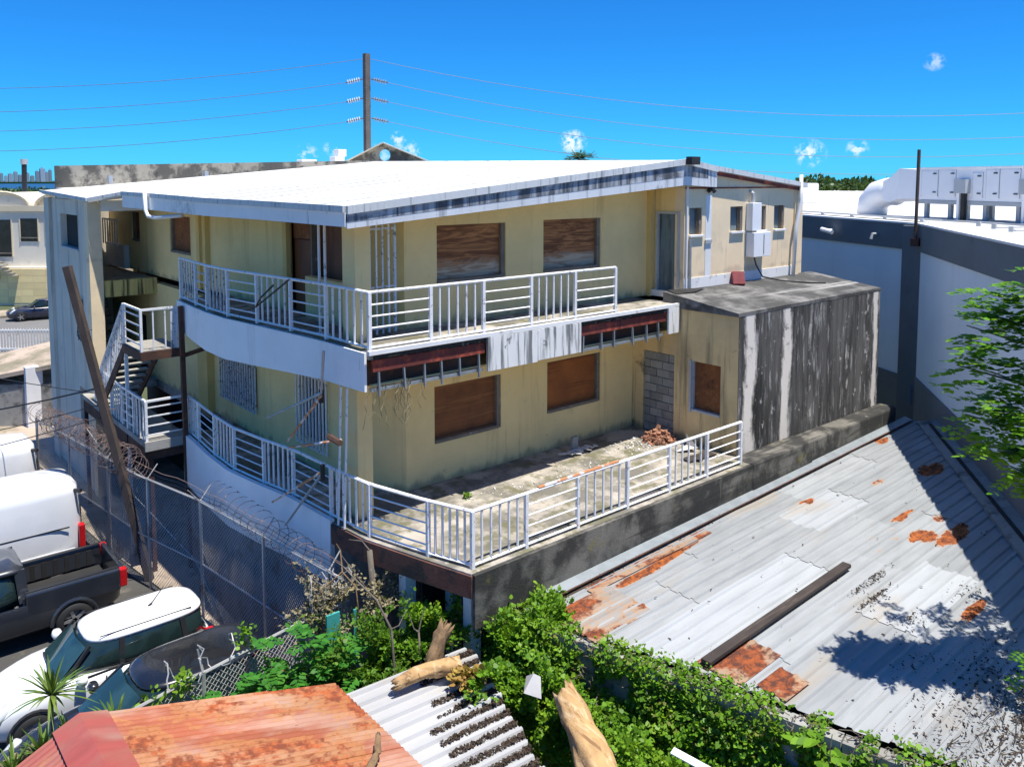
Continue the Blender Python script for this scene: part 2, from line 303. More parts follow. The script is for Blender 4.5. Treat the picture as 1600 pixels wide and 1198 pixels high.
def carpaint(name, col, rough=.18, coat=1.0, metal=0.0):
    t = NT(name); c = t.mix(t.rng(t.noise(t.pos(), .8, 4, .6), .4, .7, 0, .12), col, (.25, .24, .22))
    t.fin(c, rough, metal); t.b.inputs['Coat Weight'].default_value = coat; t.b.inputs['Coat Roughness'].default_value = .04
    return t.m
M['car_white'] = carpaint('white_car_paint', (.78, .79, .80), .3, .5)
M['car_black'] = carpaint('black_car_paint', (.010, .011, .014), .25, .8)
M['car_navy'] = carpaint('navy_car_paint', (.008, .014, .045), .25, .8)
M['car_grey'] = carpaint('charcoal_car_paint', (.022, .026, .034), .28, .8)
def glass(name, col=(.010, .020, .020), rough=.04):
    t = NT(name); c = t.mix(t.rng(t.noise(t.pos(), 2, 3, .5), .4, .6), col, C3(col, 1.6)); t.fin(c, rough); t.b.inputs['Specular IOR Level'].default_value = .7
    return t.m
M['glass'] = glass('dark_car_glass'); M['screen_glass'] = glass('windscreen_glass', (.016, .040, .044), .03)
M['pane'] = glass('dark_window_glass', (.012, .014, .016), .15)
M['red_light'] = surf('red_lamp', (.50, .012, .015), .2, .1, 4, (), 0)
M['clear_light'] = surf('clear_lamp', (.55, .58, .60), .1, .1, 6, (), 0)
M['trim'] = surf('black_trim', (.018, .018, .020), .5, .1, 4, (), 0)
M['chrome'] = surf('chrome', (.65, .66, .68), .15, .05, 4, (), 0, metal=1.0)
M['alloy'] = surf('alloy_wheel', (.45, .46, .47), .3, .05, 4, (), 0, metal=.7)
M['cream'] = surf('cream_wall', (.74, .63, .44), .9, .08, .2, [('streak', (.4, .36, .3), 1, .6, .76, .5)], .05, 20)
M['yellow_block'] = surf('yellow_block', (.86, .70, .36), .9, .08, .5, (), .1, 20, objvar=.12)
M['offwhite'] = surf('offwhite_wall', (.74, .69, .57), .9, .08, .3, [('blotch', (.36, .33, .29), .8, .58, .7, .6)], .05, 20)
M['parapet'] = surf('mould_stained_parapet', (.50, .44, .34), .95, .15, .4, [('blotch', (.085, .08, .07), .55, .44, .56, .85), ('blotch', (.07, .065, .06), 1.8, .54, .64, .7)], .2, 10)
M['city'] = surf('haze_tinted_tower', (.34, .42, .52), .9, .1, .002, (), 0, objvar=.35)  # distance haze put into the bluish base colour
M['pole'] = surf('utility_pole', (.13, .115, .105), .9, .2, 1, (), .1, 20)
M['insul'] = surf('insulator', (.55, .57, .60), .4, .1, 2, (), 0)
M['debris_orange'] = surf('broken_brick_rubble', (.40, .20, .12), .95, .3, 6, [('blotch', (.12, .06, .04), 5, .5, .6, .8)], .4, 30)
M['paper'] = surf('pale_scrap', (.66, .64, .60), .8, .12, 6, (), .1, 30)
M['teal'] = surf('teal_sheet', (.05, .36, .33), .7, .15, 4, (), .1, 30)
M['red_box'] = surf('faded_red_box', (.22, .045, .05), .8, .2, 4, (), .1, 30)

# ------------------------------------------------------------------ mesh helpers
WL = {}
class MB:
    def __init__(s): s.v = []; s.f = []
    def add(s, vs, fs):
        b = len(s.v); s.v += [tuple(x) for x in vs]; s.f += [tuple(i + b for i in f) for f in fs]; return s
    def box(s, x0, y0, z0, x1, y1, z1):
        return s.add([(x0, y0, z0), (x1, y0, z0), (x1, y1, z0), (x0, y1, z0), (x0, y0, z1), (x1, y0, z1), (x1, y1, z1), (x0, y1, z1)],
                     [(0, 3, 2, 1), (4, 5, 6, 7), (0, 1, 5, 4), (1, 2, 6, 5), (2, 3, 7, 6), (3, 0, 4, 7)])
    def prism(s, poly, z0, z1):
        n = len(poly); a = sum(poly[i][0] * poly[(i + 1) % n][1] - poly[(i + 1) % n][0] * poly[i][1] for i in range(n))
        if a < 0: poly = poly[::-1]
        zl = (lambda p: z0) if not callable(z0) else z0; zh = (lambda p: z1) if not callable(z1) else z1
        vs = [(p[0], p[1], zl(p)) for p in poly] + [(p[0], p[1], zh(p)) for p in poly]
        return s.add(vs, [tuple(range(n))[::-1], tuple(range(n, 2 * n))] + [(i, (i + 1) % n, n + (i + 1) % n, n + i) for i in range(n)])
    def bar(s, p, q, w, h=None, up=(0, 0, 1)):
        h = h or w; p = Vector(p); q = Vector(q); d = (q - p).normalized(); u = Vector(up)
        if abs(d.dot(u)) > .98: u = Vector((1, 0, 0))
        a = d.cross(u).normalized() * w / 2; b = a.cross(d).normalized() * h / 2
        vs = [p - a - b, p + a - b, p + a + b, p - a + b, q - a - b, q + a - b, q + a + b, q - a + b]
        return s.add(vs, [(0, 3, 2, 1), (4, 5, 6, 7), (0, 1, 5, 4), (1, 2, 6, 5), (2, 3, 7, 6), (3, 0, 4, 7)])
    def tube(s, pts, r, n=6, cap=True):
        pts = [Vector(p) for p in pts]; rs = r if isinstance(r, (list, tuple)) else [r] * len(pts)
        vs = []; fs = []; prev = None
        for i, p in enumerate(pts):
            d = (pts[min(i + 1, len(pts) - 1)] - pts[max(i - 1, 0)])
            d = d.normalized() if d.length > 1e-9 else Vector((0, 0, 1))
            if prev is None:
                u = Vector((0, 0, 1)) if abs(d.z) < .9 else Vector((1, 0, 0)); a = d.cross(u).normalized()
            else:
                a = prev - d * prev.dot(d)
                a = a.normalized() if a.length > 1e-6 else d.orthogonal().normalized()
            prev = a; b = d.cross(a)
            for k in range(n):
                t = 2 * math.pi * k / n; vs.append(p + (a * math.cos(t) + b * math.sin(t)) * rs[i])
        for i in range(len(pts) - 1):
            for k in range(n):
                k2 = (k + 1) % n; fs.append((i * n + k, i * n + k2, (i + 1) * n + k2, (i + 1) * n + k))
        if cap: fs += [tuple(range(n))[::-1], tuple(range((len(pts) - 1) * n, len(pts) * n))]
        return s.add(vs, fs)
    def cells(s, axis, front, thick, u0, u1, z0, z1, holes=()):
        us = sorted({u0, u1, *[min(max(h[k], u0), u1) for h in holes for k in (0, 1)]})
        zs = sorted({z0, z1, *[min(max(h[k], z0), z1) for h in holes for k in (2, 3)]})
        for a, b in zip(us, us[1:]):
            for c, d in zip(zs, zs[1:]):
                mu, mz = (a + b) / 2, (c + d) / 2
                if any(h[0] < mu < h[1] and h[2] < mz < h[3] for h in holes): continue
                if axis == 'Y': s.box(a, front, c, b, front + thick, d)
                else: s.box(front, a, c, front + thick, b, d)
        return s
    def build(s, name, mat, parent=None, smooth=False, local=False):
        me = bpy.data.meshes.new(name)
        if local: o_ = Vector((0, 0, 0))
        else:
            xs = [v[0] for v in s.v]; ys = [v[1] for v in s.v]; zs = [v[2] for v in s.v]
            o_ = Vector(((min(xs) + max(xs)) / 2, (min(ys) + max(ys)) / 2, min(zs)))
        me.from_pydata([tuple(Vector(v) - o_) for v in s.v], [], s.f); me.update()
        if smooth: me.polygons.foreach_set('use_smooth', [True] * len(me.polygons))
        o = bpy.data.objects.new(name, me); COL.objects.link(o)
        me.materials.append(M[mat] if isinstance(mat, str) else mat)
        if parent is not None:
            o.parent = parent; o.location = o_ - (Vector((0, 0, 0)) if local else WL.get(parent.name, Vector((0, 0, 0))))
        else: o.location = o_
        WL[o.name] = o_.copy()
        return o
def tag(o, label=None, cat=None, group=None, kind=None):
    if label: o['label'] = label
    if cat: o['category'] = cat
    if group: o['group'] = group
    if kind: o['kind'] = kind
    return o
def thing(name, label, cat, loc=(0, 0, 0), group=None, rz=0):
    o = bpy.data.objects.new(name, None); COL.objects.link(o); o.location = loc; o.rotation_euler = (0, 0, rz)
    o.empty_display_size = .3; WL[o.name] = Vector(loc); return tag(o, label, cat, group)
def bevel(o, w=.02, seg=2):
    m = o.modifiers.new('bevel', 'BEVEL'); m.width = w; m.segments = seg; m.limit_method = 'ANGLE'; return o
def clone(o, parent=None, loc=None, rot=None):
    c = o.copy(); COL.objects.link(c); c.parent = parent
    if loc is not None: c.location = loc
    if rot is not None: c.rotation_euler = rot
    for ch in list(o.children): clone(ch, c)
    return c

G = -3.5            # street and yard level
# ------------------------------------------------------------------ the setting
tag(MB().add([(-700, -700, G - .03), (700, -700, G - .03), (700, 700, G - .03), (-700, 700, G - .03)], [(0, 1, 2, 3)]).build('ground', 'ground'), kind='structure')
tag(MB().add([(-40000, -40000, G - 2), (40000, -40000, G - 2), (40000, 40000, G - 2), (-40000, 40000, G - 2)], [(0, 1, 2, 3)]).build('sea', 'sea'), kind='structure')
tag(MB().prism([(-14, 5), (6.35, 13.0), (6.35, 18.2), (5.75, 23.2), (5.2, 29.8), (4.6, 40), (-14, 40)], G - .5, G).build('parking_lot', 'asphalt'), kind='structure')
tag(MB().prism([(6.38, 13.0), (9.4, 10.5), (9.4, 44), (4.63, 44), (4.63, 40), (5.23, 29.8), (5.78, 23.2), (6.38, 18.2)], G - .5, G + .02).build('alley_path', 'path'), kind='structure')
tag(MB().prism([(-14, 4.9), (-14, -12), (34, -12), (34, 9.5), (9.35, 10.45), (6.38, 12.9), (6.3, 12.95)], G - .5, G - .004).build('yard_ground', 'dirt'), kind='structure')
tag(MB().prism([(-30, 55.5), (40, 52.0), (60, 63.5), (-30, 74)], G - .5, G + .03).build('street', 'road'), kind='structure')
tag(MB().prism([(-30, 74.1), (60, 63.6), (62, 67), (-30, 77)], G - .5, G + .16).build('pavement', 'path'), kind='structure')

# ------------------------------------------------------------------ main building
ZU = 3.48
bld = thing('commercial_building', 'derelict two-storey yellow commercial building with white roof and boarded windows in the centre', 'building', (12, 20, G))
def zs(x): return 5.74 + .0722 * (x - 7.3) if x < 17 else 6.44 - .012 * (x - 17)
# --- facade walls with openings
WIN_U = [(10.13, 12.06, 4.37, 5.62), (13.24, 15.22, 4.38, 5.64)]
WIN_L = [(10.04, 11.92, .88, 2.13), (13.38, 15.26, .92, 2.18)]
w = MB().cells('Y', 14.26, .25, 9.3, 17.2, ZU, 5.7, WIN_U)
w.add([(9.3, 14.26, 5.7), (17.2, 14.26, 5.7), (17.2, 14.26, zs(17.2)), (9.3, 14.26, zs(9.3)), (9.3, 14.5, 5.7), (17.2, 14.5, 5.7), (17.2, 14.5, zs(17.2)), (9.3, 14.5, zs(9.3))],
      [(0, 1, 2, 3), (4, 7, 6, 5), (3, 2, 6, 7)])
w.build('wall', 'wall', bld)
MB().cells('Y', 14.26, .25, 9.3, 16.5, 0, ZU - .25, WIN_L).build('wall', 'wall', bld)
# west wall, lower and upper
WW_L = [(19.95, 22.2, .68, 1.78), (16.18, 17.5, .6, 2.08), (29.0, 30.2, 0, 2.0)]
WW_U = [(24.5, 26.3, 4.36, 5.5), (29.4, 30.25, 4.5, 5.5)]
MB().cells('X', 8.5, .25, 15.15, 34, 0, ZU - .25, WW_L).build('wall', 'wall', bld)
MB().cells('X', 8.5, .25, 18.3, 34, ZU, 5.72, WW_U).build('wall', 'wall', bld)
# chamfered wall at the corner on both floors
def slab_wall(mb, p, q, z0, z1, t=.2):
    p = Vector((*p, 0)); q = Vector((*q, 0)); n = (q - p).cross(Vector((0, 0, 1))).normalized() * t
    return mb.prism([(p.x, p.y), (q.x, q.y), (q.x - n.x, q.y - n.y), (p.x - n.x, p.y - n.y)], z0, z1)
slab_wall(MB(), (8.5, 15.15), (9.3, 14.27), 0, ZU - .25).build('wall', 'wall', bld)
slab_wall(MB(), (8.75, 14.9), (9.3, 14.27), ZU, 5.83).build('wall', 'pilaster', bld)
# solid core added behind the walls to stop light leaks
MB().box(9.4, 14.75, 0, 23.1, 34, 5.55).build('light_block_core', 'dark', bld)
# corner columns
for z0, z1 in ((0, ZU - .25), (ZU, 5.74)):
    bevel(MB().box(7.78, 13.62, z0, 8.12, 14.12, z1).build('column', 'wall', bld), .015)
# pilasters
for y in (22.95, 23.42):
    MB().box(8.36, y, ZU, 8.5, y + .22, 5.72).build('pilaster', 'pilaster', bld)
MB().box(8.3, 22.9, 0, 8.5, 23.65, ZU - .25).build('pilaster', 'pilaster', bld)
MB().box(17.02, 14.12, ZU, 17.18, 14.26, zs(17.1)).build('pilaster', 'pilaster', bld)
# east block: return wall with the door, sunlit wall with four windows
MB().cells('X', 17.2, .2, 13.16, 14.26, ZU, 6.5, [(13.33, 14.03, 3.62, 5.73)]).build('wall', 'wall', bld)
LW = [(17.40, 17.95, 5.15, 5.86), (19.23, 19.82, 5.17, 5.86), (20.44, 21.0, 5.16, 5.85), (21.42, 21.97, 5.15, 5.85)]
w = MB().cells('Y', 13.15, .3, 17.194, 22.75, ZU, 6.30, LW)
w.prism([(17.194, 13.15), (22.75, 13.15), (22.75, 13.45), (17.194, 13.45)], 6.30, lambda p: 6.92 - .105 * (p[0] - 17.2))
w.build('wall', 'wall_lit', bld)
MB().box(22.76, 13.2, 0, 23.1, 34, 6.2).build('wall', 'wall_lit', bld)
MB().box(22.5, 13.10, ZU, 22.76, 13.15, 6.3).build('corner_strip', 'wall_lit', bld)
MB().box(17.2, 13.135, 3.6, 22.7, 13.15, 4.02).build('flashing', 'white_flash', bld)
MB().box(18.1, 13.14, 4.02, 18.36, 13.148, 6.2).build('painted_strip', 'white_paint', bld)
MB().box(17.23, 13.09, 3.6, 17.28, 13.14, 6.45).build('conduit', 'pvc', bld)
MB().box(17.36, 13.08, 3.7, 17.43, 13.14, 5.05).build('conduit', 'galv', bld)
MB().box(18.07, 13.10, 5.0 - .1, 18.35, 13.14, 5.0).build('vent', 'hvac_grey', bld)
MB().cells('Y', 13.12, .02, 17.2, 22.6, 6.36, 6.40).build('eave_board', 'beam_red', bld)

def window(plane, f, u0, u1, z0, z1, mat, rec=.12, frame='frame', fw=.07, sides='BR', name='window', pane=False, parent=bld):
    """board set back in the opening, with frame bars and a sill as its pieces"""
    def bx(mb, a, b, c, d, n0, n1):
        return mb.box(a, f + n0, c, b, f + n1, d) if plane == 'Y' else mb.box(f + n0, a, c, f + n1, b, d)
    o = bx(MB(), u0, u1, z0, z1, rec, rec + .03).build(name, mat, parent)
    fr = MB()
    if 'R' in sides: bx(fr, u1 - fw * 1.5, u1, z0, z1, .03, rec)
    if 'L' in sides: bx(fr, u0, u0 + fw * 1.5, z0, z1, .03, rec)
    if 'T' in sides: bx(fr, u0 + fw * 1.5, u1 - fw * 1.5, z1 - fw, z1, .03, rec)
    if fr.v: fr.build('frame', frame, o)
    if 'B' in sides: bx(MB(), u0, u1 - (fw * 1.5 if 'R' in sides else 0), z0, z0 + fw, -.03, rec).build('sill', frame, o)
    return o
for (a, b, c, d) in WIN_U: window('Y', 14.26, a, b, c, d, 'ply_up')
window('Y', 14.26, *WIN_L[0], 'ply_low'); window('Y', 14.26, *WIN_L[1], 'ply_red')
window('X', 8.5, *WW_U[0], 'ply', sides='BR'); window('X', 8.5, *WW_U[1], 'ply', sides='BR')
for (a, b, c, d) in LW:
    o = window('Y', 13.15, a, b, c, d, 'door_blue', rec=.14, fw=.05, frame='frame', sides='R')
    MB().box(a - .02, 13.08, c - .05, b + .04, 13.2, c).build('sill', 'white_paint', o)
# grilles over the lower west windows
def grille(y0, y1, z0, z1, n, x, mat='rail_old'):
    g = MB().bar((x, y0, z0), (x, y1, z0), .035).bar((x, y0, z1), (x, y1, z1), .035).build('window_grille', mat, bld)
    for i in range(n + 1):
        y = y0 + (y1 - y0) * i / n
        MB().bar((x, y, z0 - .03), (x, y, z1 + .03), .035).build('grille_bar', mat, g)
window('X', 8.5, *WW_L[0], 'ply_low', sides=''); grille(19.9, 22.25, .62, 2.2, 15, 8.42)
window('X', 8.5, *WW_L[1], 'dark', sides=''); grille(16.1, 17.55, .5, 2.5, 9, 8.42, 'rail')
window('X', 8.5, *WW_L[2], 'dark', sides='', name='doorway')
# upper west doors and boarding inside the corner porch
MB().box(8.5, 18.1, ZU, 8.62, 18.3, 5.72).build('door_jamb', 'pilaster', bld)
d = MB().box(8.72, 17.08, ZU, 8.78, 18.1, 5.2).build('door', 'door_brown', bld)
MB().box(8.70, 17.08, 5.22, 8.78, 18.1, 5.75).build('transom_board', 'ply', d)
MB().box(8.85, 14.95, ZU, 8.9, 17.06, 5.75).build('boarding', 'door_brown', bld)
MB().box(8.45, 15.25, ZU, 8.65, 17.05, 4.42).build('low_wall', 'wall', bld)
MB().box(8.62, 17.02, ZU, 8.8, 17.08, 5.75).build('door_jamb', 'frame', bld)
MB().box(8.9, 14.9, ZU, 9.4, 18.4, 5.6).build('light_block_core', 'dark', bld)  # added core behind the porch boarding, blocks light leaks
# iron gate by the column
gt = MB().bar((8.18, 14.0, 3.62), (8.98, 14.12, 3.62), .04).bar((8.18, 14.0, 4.45), (8.98, 14.12, 4.45), .03).bar((8.18, 14.0, 5.62), (8.98, 14.12, 5.62), .04).build('iron_gate', 'rail_old', bld)
for i in range(6):
    k = i / 5; MB().bar((8.18 + .8 * k, 14.0 + .12 * k, 3.5), (8.18 + .8 * k, 14.0 + .12 * k, 5.7), .035 if 0 < i < 5 else .05).build('gate_bar', 'rail_old' if i % 2 else 'rail', gt)
MB().box(8.15, 14.16, 3.5, 8.45, 14.2, 5.75).build('boarding', 'door_brown', bld)
# blue door
dr = MB().box(17.26, 13.36, 3.62, 17.3, 14.0, 5.70).build('door', 'door_blue', bld)
fr = MB().box(17.17, 13.28, 3.6, 17.25, 13.36, 5.76).box(17.17, 14.0, 3.6, 17.25, 14.06, 5.76).box(17.17, 13.36, 5.70, 17.25, 14.0, 5.76).build('frame', 'frame_light', dr)
MB().box(17.08, 13.2, 3.5, 17.2, 14.26, 3.66).build('door_step', 'white_flash', bld)
# stub wall with the block-filled doorway and the boarded window (lower floor)
ST = [(12.86, 13.88, 0, 2.14), (11.46, 12.36, .84, 2.1)]
MB().cells('X', 16.5, .25, 10.97, 14.26, -.02, ZU - .1, ST).build('wall', 'wall_stained', bld)
bd = MB().box(16.58, 12.86, 0, 16.66, 13.88, 2.14).build('blocked_doorway', 'mortar', bld)
for r_ in range(10):
    ys = [12.87, 13.06, 13.46, 13.87] if r_ % 2 else [12.87, 13.27, 13.67, 13.87]
    for a, b in zip(ys, ys[1:]):
        z = .005 + r_ * .212; pr_ = rnd.uniform(-.012, .006)
        MB().box(16.545 + pr_, a + .009, z + .008, 16.6, b - .009, min(z + .202, 2.13)).build('block', 'cmu', bd)
window('X', 16.5, *ST[1], 'ply_low', frame='frame_light', fw=.05, sides='BR', rec=.1)
MB().box(16.46, 12.31, .80, 16.52, 12.37, 2.12).build('window_trim', 'frame_light', bld)
# concrete annex with streaked side
MB().prism([(16.75, 10.955), (23.6, 10.955), (23.6, 13.1), (16.75, 14.2)], -.5, 3.38).build('annex_wall', 'box_side', bld)
MB().prism([(16.505, 10.965), (16.75, 10.965), (16.75, 11.3), (16.505, 11.3)], 3.37, 3.39).build('annex_corner', 'box_side', bld)
MB().box(16.49, 10.957, -.5, 16.749, 10.969, 3.38).build('annex_corner', 'box_side', bld)
def ztop(p): return 3.45 + .13 * max(0, p[1] - 10.9)
t = MB()
nx, ny = 14, 5
for i in range(nx):
    for j in range(ny):
        x0, x1 = 16.44 + (23.64 - 16.44) * i / nx, 16.44 + (23.64 - 16.44) * (i + 1) / nx
        y0, y1 = 10.95 + 2.25 * j / ny, 10.95 + 2.25 * (j + 1) / ny
        q = [(x0, y0), (x1, y0), (x1, y1), (x0, y1)]
        t.add([(a, b, ztop((a, b)) + .012 * mnoise.noise((a * 2, b * 2, 0))) for a, b in q], [(0, 1, 2, 3)])
t.add([(16.44, 10.95, 3.37), (23.64, 10.95, 3.37), (23.64, 10.95, 3.45), (16.44, 10.95, 3.45)], [(0, 1, 2, 3)])
t.add([(16.44, 13.2, 3.37), (16.44, 10.95, 3.37), (16.44, 10.95, 3.45), (16.44, 13.2, 3.75)], [(0, 1, 2, 3)])
t.add([(23.64, 10.95, 3.37), (23.64, 13.2, 3.37), (23.64, 13.2, 3.75), (23.64, 10.95, 3.45)], [(0, 1, 2, 3)])
t.build('annex_roof', 'box_top', bld)

# --- lower terrace slab and walls
LWP = [(8.24, 10.62), (7.9, 11.62), (7.57, 12.85), (7.47, 13.9), (7.38, 15.5), (7.17, 16.7), (7.02, 17.9), (7.06, 19.2), (7.16, 20.4), (7.22, 21.3)]
UWP = [(7.60, 12.82), (7.55, 14.36), (7.42, 15.64), (7.27, 16.97), (7.12, 18.23), (7.11, 19.4), (7.18, 20.5), (7.28, 21.8)]
def offs(path, d):
    out = []
    for i, p in enumerate(path):
        a = Vector(path[max(i - 1, 0)]); b = Vector(path[min(i + 1, len(path) - 1)]); t_ = (b - a).normalized()
        out.append((p[0] - t_.y * d, p[1] + t_.x * d))
    return out
poly = offs(LWP, .12)
poly[0] = (8.1, 10.48)
MB().prism(poly + [(8.5, 21.4), (8.5, 34), (9.6, 34), (9.6, 14.4), (16.7, 14.4), (16.7, 10.48)], -.3, 0).build('terrace_slab', 'terrace', bld)
MB().box(8.12, 10.40, -.95, 16.7, 10.478, -.012).build('ledge', 'ledge', bld)
lb = MB().prism([(16.3, 10.38), (19.0, 10.38), (19.0, 10.97), (16.3, 10.97)], -1.0, .03)
bevel(lb.build('ledge_block', 'ledge', bld), .05)
bevel(MB().prism([(19.02, 10.42), (23.75, 10.42), (23.75, 10.95), (19.02, 10.95)], -1.0, .02).build('ledge_block', 'ledge', bld), .06)
# spalled slab edge on the west side near the corner, white retaining wall further on
e = offs(LWP, .15); e[0] = (8.08, 10.45)
def ribbon(mb, path, z0, z1, t_=.06, zf=None):
    inner = offs(path, -t_)
    for i in range(len(path) - 1):
        p, q, pi, qi = path[i], path[i + 1], inner[i], inner[i + 1]
        za = z0 if zf is None else zf(i); zb = z0 if zf is None else zf(i + 1)
        mb.add([(*p, za), (*q, zb), (*q, z1), (*p, z1), (*pi, za), (*qi, zb), (*qi, z1), (*pi, z1)],
               [(0, 3, 2, 1), (4, 5, 6, 7), (3, 7, 6, 2), (0, 1, 5, 4), (0, 4, 7, 3), (1, 2, 6, 5)])
    return mb
ribbon(MB(), e[:4], -.42, -.03).build('slab_edge', 'rust_edge', bld)
ribbon(MB(), offs(LWP, .17)[3:], -1.25, .05, .1).build('apron_wall', 'white_wall', bld)
ribbon(MB(), offs(LWP, .10)[3:], G, -1.25, .3).build('basement_wall', 'shade_grime', bld)
MB().box(9.9, 12.2, G, 23.5, 34, -.32).build('basement_core', 'dark', bld)
for (x, y) in ((8.3, 10.75), (7.85, 12.1), (8.75, 11.9), (9.6, 10.8)):
    MB().box(x, y, G, x + .22, y + .22, -.3).build('basement_column', 'grey_wall', bld)
MB().box(8.4, 12.35, G, 9.9, 12.45, -.6).build('basement_shade_sheet', 'dark', bld)  # dark sheet added for the shade in the open space under the terrace
MB().box(7.3, 13.9, G, 9.9, 14.1, -.31).build('basement_wall', 'grime_white', bld)
# debris kerb along the terrace wall
# --- upper balcony
poly = offs(UWP, .06); poly[0] = (7.54, 12.74)
MB().prism(poly + [(8.55, 21.9), (8.55, 18.4), (9.5, 18.4), (9.5, 14.3), (16.52, 14.3), (16.52, 12.74)], ZU - .14, ZU).build('balcony_slab', 'terrace', bld)
MB().prism([(7.7, 12.95), (8.5, 12.95), (8.5, 21.6), (7.35, 21.6), (7.25, 17.8), (7.6, 14)], 2.78, 2.82).build('soffit', 'wall', bld)
MB().box(8.5, 12.95, 2.76, 16.5, 14.3, 2.80).build('soffit', 'wall', bld)
def zf(i): return [2.74, 2.70, 2.64, 2.57, 2.52, 2.54, 2.62, 2.74][i]
ribbon(MB(), offs(UWP, .12), 2.7, ZU - .02, .05, zf).build('balcony_apron', 'fascia_west', bld)
MB().box(7.50, 12.67, ZU - .05, 16.42, 12.75, ZU + .03).build('balcony_kerb', 'white_flash', bld)
MB().box(10.24, 12.66, 2.73, 11.6, 12.71, ZU - .06).build('balcony_panel', 'panel_peel', bld)
MB().box(11.605, 12.655, 2.76, 12.91, 12.705, ZU - .06).build('balcony_panel', 'panel_peel', bld)
MB().box(16.0, 12.66, 2.78, 16.42, 12.71, ZU - .06).build('balcony_panel', 'panel_peel', bld)
for a, b in ((7.62, 10.22), (12.93, 15.98)):
    MB().box(a, 12.74, 3.10, b, 12.80, ZU - .16).build('edge_beam', 'beam_red', bld)
    tp = MB(); n = 26
    for i in range(n):
        x0 = a + (b - a) * i / n; x1 = a + (b - a) * (i + 1) / n
        tp.box(x0, 12.70, ZU - .11 - rnd.uniform(0, .06), x1, 12.74, ZU - .055)
    tp.build('torn_felt', 'tar', bld)
    n = 6
    for i in range(n):
        x = a + .22 + (b - a - .4) * i / (n - 1) + rnd.uniform(-.1, .1)
        MB().bar((x, 12.77, 3.10), (x + rnd.uniform(-.03, .03), 12.76, 2.72 - rnd.uniform(0, .1)), .05, .03).build('hanging_strap', 'galv', bld)
    MB().box(a, 12.80, 2.72, b, 12.9, 2.78).build('soffit_edge', 'galv', bld)
    MB().box(a, 13.0, 2.80, b, 13.04, 3.34).build('void_back', 'steel_brown', bld)

# --- railings: posts, top and bottom rail, alternating picket and bar panels, each bar its own piece
def path_at(path, s_):
    acc_ = 0
    for p, q in zip(path, path[1:]):
        L = math.dist(p, q)
        if acc_ + L >= s_ or q == path[-1]:
            k = (s_ - acc_) / L; return (p[0] + (q[0] - p[0]) * k, p[1] + (q[1] - p[1]) * k)
        acc_ += L
def railing(name, path, breaks, z, h, first='v', mat='rail', npick=5, nbar=4, old=None):
    root = MB()
    total = sum(math.dist(p, q) for p, q in zip(path, path[1:]))
    N = 40 if len(path) > 2 else 1
    pts = [path_at(path, total * i / N * .99999) for i in range(N + 1)]
    root.tube([(p[0], p[1], z + h) for p in pts], .032, 6).tube([(p[0], p[1], z + .06) for p in pts], .028, 4)
    ro = root.build(name, mat, bld)
    for b in (breaks[1:] if len(path) > 2 else breaks):
        x, y = path_at(path, b * total * .99999)
        MB().box(x - .033, y - .033, z, x + .033, y + .033, z + h).build('post', mat, ro)
    for i, (a, b) in enumerate(zip(breaks, breaks[1:])):
        kind = 'v' if (i % 2 == 0) == (first == 'v') else 'h'
        mt = old if (old and a > .55) else mat
        if kind == 'v':
            for k in range(1, npick + 1):
                x, y = path_at(path, (a + (b - a) * k / (npick + 1)) * total)
                MB().box(x - .016, y - .016, z + .06, x + .016, y + .016, z + h - .02).build('picket', mt, ro)
        else:
            n = 4; pp = [path_at(path, (a + (b - a) * k / n) * total * .99999) for k in range(n + 1)]
            for k in range(nbar):
                zz = z + .10 + (h - .1) * (k + .75) / (nbar + .6) - .05
                MB().tube([(p[0], p[1], zz) for p in pp], .017, 4).build('bar', mt, ro)
    return ro
def br(xs): return [(x - xs[0]) / (xs[-1] - xs[0]) for x in xs]
def brp(path, ys):
    tot = sum(math.dist(p, q) for p, q in zip(path, path[1:])); out = []
    for y in ys:
        lo, hi = 0, tot
        for _ in range(40):
            m_ = (lo + hi) / 2
            if path_at(path, m_)[1] < y: lo = m_
            else: hi = m_
        out.append(lo / tot)
    out[0] = 0; out[-1] = 1; return out
railing('railing', [(8.24, 10.62), (16.13, 10.62)], br([8.24, 9.46, 10.77, 12.18, 13.51, 14.83, 16.13]), 0, 1.0, 'v')
railing('railing', LWP, brp(LWP, [10.62, 11.5, 12.85, 14.11, 15.57, 16.61, 17.85, 19.11, 20.43, 21.24]), 0, 1.0, 'v')
railing('railing', [(7.60, 12.82), (14.2, 12.82)], br([7.6, 8.95, 10.25, 11.55, 12.87, 14.2]), ZU, 1.08, 'h', npick=5)
railing('railing', UWP, brp(UWP, [12.82, 14.36, 15.64, 16.97, 18.23, 19.5, 20.4, 21.8]), ZU, 1.08, 'v', old='rail_old')
MB().tube([(9.75, 10.62, 1.036), (11.9, 10.62, 1.036)], .03, 6).build('rusted_rail_top', 'rail_rust', bld)

